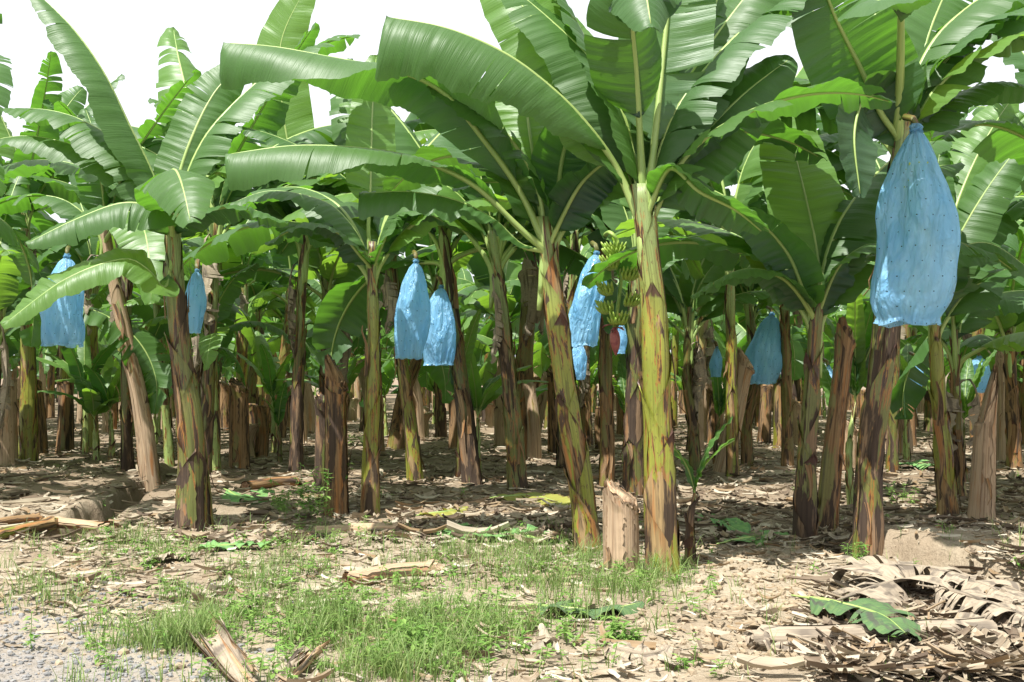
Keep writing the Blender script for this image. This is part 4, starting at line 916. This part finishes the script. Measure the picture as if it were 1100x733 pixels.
# ------------------------------------------------------------------ FALLEN THINGS
def fallen_log(p1, p2, w, mat, label, seed, lift=.5):
    a, b = gp(*p1), gp(*p2); r0 = w / 2 * a.y / F; a.z += r0 * lift; b.z = gz(b.x, b.y) + r0 * lift
    root = thing('fallen_log', label, 'fallen stem', a, 'fallen banana stems')
    d = b - a; n = 14
    # built along local +X with the stem builder turned on its side
    me = stem_mesh([Vector((0, 0, 0)), Vector((.02, .02, d.length * .5)), Vector((0, 0, d.length))], r0, r0 * .85, seed, mat, 4, .3, .3, k=20, nz=16, cut=True)
    o = link('pseudostem', me, root); o.rotation_mode = 'QUATERNION'; o.rotation_quaternion = d.to_track_quat('Z', 'Y')
    mb = MB(); k = 18; co = np.empty(len(me.vertices) * 3, dtype=np.float32); me.vertices.foreach_get('co', co); co = co.reshape(-1, 3)
    zt = co[:, 2]; wob = .03 * np.sin(zt * 5 + seed); co[:, 0] += wob; co[:, 2] += .02 * np.sin(co[:, 0] * 70 + co[:, 1] * 50); me.vertices.foreach_set('co', co.ravel()); me.update()
    for z0, sg, rs in ((d.length, -1, .85), (0, 1, 1.15)):
        for ring in range(4):
            ra, rb2 = rs * r0 * (1 - ring * .25), rs * r0 * (1 - (ring + 1) * .25); z = z0 + sg * (.01 + ring * .012)
            mb.add([(rad_ * math.cos(j / k * 2 * PI) + .03 * math.sin(z0 * 5 + seed), rad_ * math.sin(j / k * 2 * PI), z_) for rad_, z_ in ((ra, z), (rb2, z + sg * .005), (rb2, z + sg * .02))  for j in range(k)], gridf(3, k, True))
    o2 = link('cut_face', mb.mesh('cut_face', M['cutface'], False), root); o2.rotation_mode = 'QUATERNION'; o2.rotation_quaternion = d.to_track_quat('Z', 'Y')
    root.scale = (1, 1, .72)
    return root
fallen_log((340, 577), (437, 573), 17, 'stem_tan', 'grey brown fallen stem piece with a round cut end facing right', 501)
fallen_log((372, 630), (472, 616), 22, 'stem_tan', 'pale shiny fallen stem piece lying in the grass', 502)
fallen_log((-15, 585), (60, 566), 16, 'stem', 'yellow brown fallen stem at the left edge', 503)
fallen_log((-10, 568), (40, 560), 12, 'stem_brown', 'brown fallen stem behind the yellow brown one at left', 504)
fallen_log((60, 565), (120, 572), 13, 'stem_tan', 'broken pale stem end lying at the mouth of the furrow', 505)
fallen_log((1060, 690), (806, 697), 34, 'dead', 'long tan fallen stem under dead leaves at bottom right', 506)
def curled_sheath(p1, p2, w, label, seed):
    a, b = gp(*p1), gp(*p2); r = random.Random(seed); root = thing('dry_sheath_piece', label, 'dry sheath', a, 'curled dry sheaths'); d = b - a; L = d.length; rad = w / 2 * a.y / F
    d.z = 0; ux = d.normalized(); uy = Vector((-ux.y, ux.x, 0))
    for lay in range(4):
        mb = MB(); rows = []; uv = []; n, k = 22, 16; a0 = 2.5 + lay * .35; span = r.uniform(3.0, 3.9) - lay * .4; rr = rad * (1 - lay * .2); sh = r.uniform(-.06, .06)
        for i in range(n):
            t = i / (n - 1)
            for j in range(k):
                q = j / (k - 1); an = a0 + span * q; e = .16 * mnoise.noise(Vector((q * 9, lay * 3, seed))) * (1 if t > .5 else -1) * abs(t - .5) * 4
                R_ = rr * (1 + .35 * t * (lay % 2) + .12 * mnoise.noise(Vector((t * 3, q * 3, lay)))) * (1 - .35 * (1 - t) ** 2)
                p = ux * (t * L * (1 - .1 * lay) + e + sh) + uy * (R_ * math.cos(an)) + Vector((0, 0, .01 + R_ * (1 + math.sin(an)) * .8 + .04 * t * t * (1 + lay * .3)))
                rows.append(tuple(p)); uv.append((q * rr * 3, t * L))
        mb.add(rows, gridf(n, k), uv, 0., .5); o = link('sheath_layer', mb.mesh('sheath_layer', M['pale'] if lay % 2 == 0 else M['dead']), root)
curled_sheath((262, 738), (212, 690), 40, 'split pale orange dry sheath curling up at the bottom left of centre', 507)
curled_sheath((300, 742), (335, 715), 26, 'small brown curled sheath at the bottom edge', 508)
fallen_log((262, 527), (320, 520), 14, 'stem_brown', 'brown fallen stem behind the leafy weed', 508)

def ground_leaf(pts, hw, mat, label, seed, tears=6, lift=.05, name='fallen_leaf', fp=.1, dl=12, dr=12, segvar=25, gap=.02, group='fallen banana leaves', wave=.03, lifts=None):
    w = [gp(p[0], p[1]) for p in pts]
    for i, p in enumerate(w): p.z += lift + (lifts[i] if lifts else 0)
    o = w[0].copy(); root = thing(name, label, 'fallen leaf', o, group)
    bl = leaf_meshes([tuple(p - o) for p in w], hw, fp, (0, -.12, 1), (0, -.12, 1), dl, dr, tears, seed, wave, .02, .014, 'leaf', 1., gap, segvar)
    bl[0].materials.clear(); bl[0].materials.append(M[mat])
    if mat == 'dead': bl[1].materials.clear(); bl[1].materials.append(M['dead'])
    b = link('blade', bl[0], root); link('midrib', bl[1], root); return root
ground_leaf([(770, 590), (810, 582), (845, 578)], .22, 'cutgreen', 'green cut leaf piece lying right of the thin shoot', 601, 3)
ground_leaf([(745, 555), (775, 565), (800, 580)], .18, 'cutgreen', 'folded green leaf lying behind the thin shoot', 602, 3)
ground_leaf([(520, 540), (570, 536), (612, 548)], .20, 'leaf_yellow', 'yellow green fallen leaf behind the rusty leaning plant', 603, 2)
ground_leaf([(440, 560), (480, 554), (500, 550)], .14, 'leaf_yellow', 'yellow fallen leaf beside the cut log end', 604, 2)
ground_leaf([(460, 572), (520, 580), (590, 578)], .20, 'cutgreen', 'torn green leaf flat on the soil at centre', 605, 6)
ground_leaf([(590, 590), (560, 580), (530, 577)], .12, 'cutgreen', 'small green leaf scrap left of the rusty stem foot', 606, 1)
ground_leaf([(565, 657), (610, 662), (650, 662), (690, 655)], .17, 'deadgreen', 'half green half brown withered leaf in the front grass', 607, 4, dl=25, dr=25)
ground_leaf([(950, 508), (985, 503), (1020, 512)], .22, 'cutgreen', 'bluish green cut leaf heap left of the yellow and black plant', 608, 4, lift=.1)
ground_leaf([(240, 530), (265, 540), (290, 532)], .22, 'cutgreen', 'flat green leaf right of the front left plant', 609, 2)
ground_leaf([(200, 598), (240, 592), (290, 590)], .13, 'cutgreen', 'narrow green leaf at the foot of the front left plant', 610, 3)
ground_leaf([(850, 668), (895, 676), (945, 690), (975, 715)], .22, 'deadgreen', 'dark green wilted leaf draped over the long fallen stem', 611, 7, lift=.17, dl=45, dr=45)
ground_leaf([(640, 700), (690, 712), (720, 705)], .11, 'dead', 'brown curled leaf scrap at bottom centre right', 612, 3, dl=35, dr=30)
ground_leaf([(148, 612), (180, 604), (215, 600)], .12, 'dead', 'grey dry leaf left of centre front', 613, 3, dl=25)
for i, (p, hw, lf) in enumerate([([(880, 650), (930, 640), (990, 640), (1050, 655)], .30, .22), ([(900, 680), (960, 655), (1030, 650), (1100, 680)], .28, .2), ([(1000, 630), (1050, 640), (1110, 650)], .28, .15),
     ([(1040, 700), (1070, 690), (1110, 690)], .25, .1), ([(960, 735), (1010, 720), (1080, 722)], .2, .08), ([(985, 660), (1040, 672), (1105, 700)], .25, .2), ([(870, 690), (840, 700), (800, 694)], .12, .06)]):
    ground_leaf(p, hw, 'dead', ['arched shredded dead leaf on top of the bottom right pile', 'broad dead leaf across the middle of the right pile', 'dead leaf lying in the right ditch',
        'dead leaf at the right edge below the long stem', 'dead leaf flattened at the bottom right corner', 'shredded dead leaf hanging down the right pile', 'short frayed dead leaf at the tip of the long stem'][i],
        620 + i, 16, lf, dl=55, dr=50, segvar=35, gap=.03, group='dead leaves in the pile at bottom right', wave=.05)

# litter of dry leaf scraps
def scatter_litter(name, n, region, smin, smax, seed, label, lift=.015, tone=(0, 1), wr=(.08, .3)):
    r = random.Random(seed); V = []; Fc = []; UVs = []; tn = []; k = 0
    for _ in range(n):
        x, y = region(r)
        if x is None: continue
        L = r.uniform(smin, smax); w = L * r.uniform(*wr); a = r.uniform(0, 2 * PI); z = gz(x, y) + lift + r.uniform(0, .03)
        ca, sa = math.cos(a), math.sin(a); curl = r.uniform(-2.0, 2.2); bend = r.uniform(-.4, 1.3); tilt = r.uniform(-.5, .5); tt = r.uniform(*tone); tw = r.uniform(-.8, .8)
        m, q = 5, 4
        for i in range(m):
            s = i / (m - 1) - .5; ww = w * (1 - abs(s) * r.uniform(.6, 1.5) * .9)
            for j in range(q):
                e = (j / (q - 1) - .5) * 2; lx = s * L; ly = e * ww * .5; lz = curl * w * (e * e) * .25 * 1 + bend * L * (s * s) * .5 + tilt * ly + tw * s * ly
                V.append((x + lx * ca - ly * sa, y + lx * sa + ly * ca, z + max(-.012, lz))); UVs.append((e * .03 + tt * 9, s * L + tt * 5)); tn.append(min(1, max(0, tt + r.uniform(-.05, .05))))
        for i in range(m - 1):
            for j in range(q - 1):
                b0 = k + i * q + j; Fc.append((b0, b0 + 1, b0 + q + 1, b0 + q))
        k += m * q
    o = link(name, mesh(name, V, Fc, M['litter'], UVs, {'tone': tn})); o['kind'] = 'stuff'
    tag(o, label, 'leaf litter'); return o
def reg_deep(r):
    y = 9.8 + (r.random() ** 1.6) * 28; x = r.uniform(-.55, .55) * y
    if 9.5 < y < 15 and -6.6 < x < -3.1 and r.random() < .55: return None, None
    return x, y
def reg_front(r):
    y = r.uniform(5.2, 10.5); x = r.uniform(-.53, .53) * y
    d = float(vnoise(np.array(x * .9 + 30), np.array(y * 1.3))) + (.35 if x > 1.8 else 0) + (.25 if y > 8 else 0) - (.5 if (x < -1.2 and y < 6.8) else 0)
    d_ = (x - 3.25) * .946 + (y - 9.4) * .325
    if -.25 < d_ < 1.3 and 7.2 < y < 10.2 and r.random() < .6: return None, None
    if ((x - 1.75) / .75) ** 2 + ((y - 8.0) / 1.1) ** 2 < 1 and r.random() < .75: return None, None
    return (x, y) if r.uniform(-.3, .6) < d + .2 else (None, None)
def reg_pile(r):
    p = gp(r.uniform(880, 1110), r.uniform(630, 735)); return p.x, p.y
scatter_litter('leaf_litter', 15000, reg_deep, .06, .34, 1, 'grey brown dry banana leaf litter covering the shaded grove floor', tone=(0, .9))
scatter_litter('leaf_litter', 6500, reg_front, .03, .20, 2, 'pale dry leaf scraps strewn over the sunny soil in front', tone=(.25, 1))
scatter_litter('leaf_litter', 1500, reg_pile, .12, .5, 3, 'heap of shredded grey brown dead leaf strips at bottom right', lift=.05, tone=(.0, .8), wr=(.04, .16))

scatter_litter('leaf_litter', 700, reg_deep, .2, .6, 6, 'large collapsed dry leaf pieces lying between the stems', tone=(0, .9), wr=(.08, .22), lift=.025)
scatter_litter('leaf_litter', 320, reg_front, .12, .40, 7, 'large pale dry leaf and sheath pieces on the sunny strip', tone=(.2, 1), wr=(.1, .28), lift=.02)
# clods and gravel
def pebbles(name, n, region, smin, smax, seed, mat, label, cat):
    r = random.Random(seed); V = []; Fc = []; k = 0
    ico = [(0, 0, 1), (.89, 0, .45), (.28, .85, .45), (-.72, .53, .45), (-.72, -.53, .45), (.28, -.85, .45), (.72, .53, -.45), (-.28, .85, -.45), (-.89, 0, -.45), (-.28, -.85, -.45), (.72, -.53, -.45), (0, 0, -1)]
    tri = [(0, 1, 2), (0, 2, 3), (0, 3, 4), (0, 4, 5), (0, 5, 1), (1, 6, 2), (2, 7, 3), (3, 8, 4), (4, 9, 5), (5, 10, 1), (2, 6, 7), (3, 7, 8), (4, 8, 9), (5, 9, 10), (1, 10, 6), (6, 11, 7), (7, 11, 8), (8, 11, 9), (9, 11, 10), (10, 11, 6)]
    for _ in range(n):
        x, y = region(r)
        if x is None: continue
        s = smin + (smax - smin) * r.random() ** 3; a = r.uniform(0, 6); z = gz(x, y) + s * .25; sx, sy, sz = r.uniform(.7, 1.3), r.uniform(.7, 1.2), r.uniform(.5, .8)
        for q in ico:
            j = r.uniform(.75, 1.2); lx, ly = q[0] * s * sx * j, q[1] * s * sy * j
            V.append((x + lx * math.cos(a) - ly * math.sin(a), y + lx * math.sin(a) + ly * math.cos(a), z + q[2] * s * sz * j))
        Fc += [tuple(i + k for i in t) for t in tri]; k += 12
    o = link(name, mesh(name, V, Fc, M[mat], None, None, False)); o['kind'] = 'stuff'; tag(o, label, cat)
def reg_clod(r):
    if r.random() < .6: p = gp(r.gauss(830, 70), r.uniform(590, 720)); return p.x, p.y
    y = r.uniform(5.3, 11); return r.uniform(-.53, .53) * y, y
pebbles('soil_clods', 2600, reg_clod, .006, .042, 4, 'clod', 'crumbly tan soil clods on the bare earth', 'soil clods')
def reg_grav(r):
    p = gp(r.uniform(-20, 330) * r.random() ** .3, r.uniform(625, 740)); return p.x, p.y
pebbles('gravel', 2400, reg_grav, .004, .022, 5, 'stone', 'blue grey gravel at the bottom left corner', 'gravel')

# ------------------------------------------------------------------ GRASS AND WEEDS
def dens(px, py):
    d = 0
    for cx, cy, sx, sy, w in [(300, 655, 130, 40, 1.), (130, 590, 90, 14, .45), (480, 680, 90, 35, .8), (620, 615, 80, 28, .9), (190, 690, 90, 40, .55), (690, 625, 50, 14, .8), (60, 640, 60, 20, .35),
                              (400, 720, 120, 20, .5), (520, 600, 70, 14, .5), (330, 590, 60, 15, .35)]:
        d += w * math.exp(-((px - cx) / sx) ** 2 - ((py - cy) / sy) ** 2)
    return d
def grass(n, seed):
    r = random.Random(seed); V = []; Fc = []; tn = []; k = 0; c = 0
    while c < n:
        px, py = r.uniform(-10, 1110), r.uniform(560, 740)
        p = gp(px, py)
        clump = float(vnoise(np.array(p.x * 2.6), np.array(p.y * 2.6 + 8))) + .5
        if r.random() > dens(px, py) * 2.2 * max(0, clump - .28) + .012: continue
        c += 1
        for _ in range(r.randint(4, 9)):
            x, y = p.x + r.gauss(0, .035), p.y + r.gauss(0, .035); z = gz(x, y); h = r.uniform(.04, .17) * (1 + 1.1 * clump); a = r.uniform(0, 2 * PI); ln = r.uniform(.2, .9) * h; w = r.uniform(.0018, .004); t_ = r.random()
            pa = a + 1.57 + r.uniform(-.6, .6)
            for i in range(4):
                s = i / 3; ww = w * (1 - s ** 2); ox, oy = math.cos(a) * ln * s * s, math.sin(a) * ln * s * s; oz = h * (s - .25 * s * s)
                V.append((x + ox - math.cos(pa) * ww, y + oy - math.sin(pa) * ww, z + oz)); V.append((x + ox + math.cos(pa) * ww, y + oy + math.sin(pa) * ww, z + oz)); tn += [t_, t_]
            for i in range(3): b0 = k + i * 2; Fc.append((b0, b0 + 1, b0 + 3, b0 + 2))
            k += 8
    o = link('grass', mesh('grass', V, Fc, M['grass'], None, {'tone': tn})); o['kind'] = 'stuff'; tag(o, 'thin green grass growing in the sunny strip in front', 'grass')
grass(1600, 8)
def herb(V, Fc, tn, x, y, h, r, nl):
    z = gz(x, y)
    bx, by = r.uniform(-.3, .3) * h, r.uniform(-.3, .3) * h; k = len(V)
    for i in range(3):
        s = i / 2; V.append((x + bx * s - .002, y + by * s, z + h * s)); V.append((x + bx * s + .002, y + by * s, z + h * s)); tn += [.2, .2]
    for i in range(2): Fc.append((k + i * 2, k + i * 2 + 1, k + i * 2 + 3, k + i * 2 + 2))
    for q in range(nl):
        s = r.uniform(.25, 1); a = r.uniform(0, 2 * PI); L = r.uniform(.018, .045) * (1 if h < .3 else 1.5); w = L * .32; cx, cy, cz = x + bx * s, y + by * s, z + h * s
        ca, sa = math.cos(a), math.sin(a); k = len(V); up = r.uniform(-.2, .6); t_ = r.random()
        for (u, v_) in ((0, 0), (.45, -1), (1, 0), (.45, 1)):
            lx = u * L * 1.6 + .004; ly = v_ * w; V.append((cx + lx * ca - ly * sa, cy + lx * sa + ly * ca, cz + up * lx - .3 * lx * u)); tn.append(t_)
        Fc.append((k, k + 1, k + 2, k + 3))
r = random.Random(12); V = []; Fc = []; tn = []; c = 0
while c < 420:
    px, py = r.uniform(-10, 1110), r.uniform(500, 740)
    dd = dens(px - 40, py) * .8 + .9 * math.exp(-((px - 350) / 60) ** 2 - ((py - 580) / 14) ** 2) + .5 * math.exp(-((px - 240) / 120) ** 2 - ((py - 590) / 18) ** 2) + .8 * math.exp(-((px - 455) / 40) ** 2 - ((py - 690) / 25) ** 2) + .03
    if r.random() > dd: continue
    c += 1; p = gp(px, py)
    for _ in range(2): herb(V, Fc, tn, p.x + r.gauss(0, .05), p.y + r.gauss(0, .05), r.uniform(.04, .16), r, r.randint(6, 12))
o = link('weeds', mesh('weeds', V, Fc, M['weed'], None, {'tone': tn}, False)); o['kind'] = 'stuff'; tag(o, 'low broad leaved weeds among the grass in front', 'weeds')
def weed_bush(px, py, h, n, label, seed):
    r = random.Random(seed); b = gp(px, py); V = []; Fc = []; tn = []
    for _ in range(n): herb(V, Fc, tn, b.x + r.gauss(0, h * .28), b.y + r.gauss(0, h * .28), h * r.uniform(.4, 1), r, int(26 * r.uniform(.6, 1.2)))
    V = [(v[0] - b.x, v[1] - b.y, v[2] - b.z) for v in V]
    o = link('weed', mesh('weed', V, Fc, M['weed'], None, {'tone': tn}, False), None, b); tag(o, label, 'weed', 'leafy weeds')
weed_bush(328, 560, .62, 16, 'tall leafy green weed left of the tall fibrous stump', 31)
weed_bush(300, 548, .3, 8, 'lower weed left of the tall leafy one', 32)
weed_bush(918, 606, .2, 5, 'small green weed at the foot of the bagged plant', 33)
weed_bush(675, 695, .16, 9, 'small bright weed below the thick cut stump', 34)
weed_bush(450, 700, .22, 12, 'bushy bright weed in the front grass', 35)
weed_bush(975, 545, .3, 6, 'thin grassy weed between the bagged and yellow plants', 36)
weed_bush(380, 480, .35, 7, 'pale weed in the grove behind the slim left plant', 37)
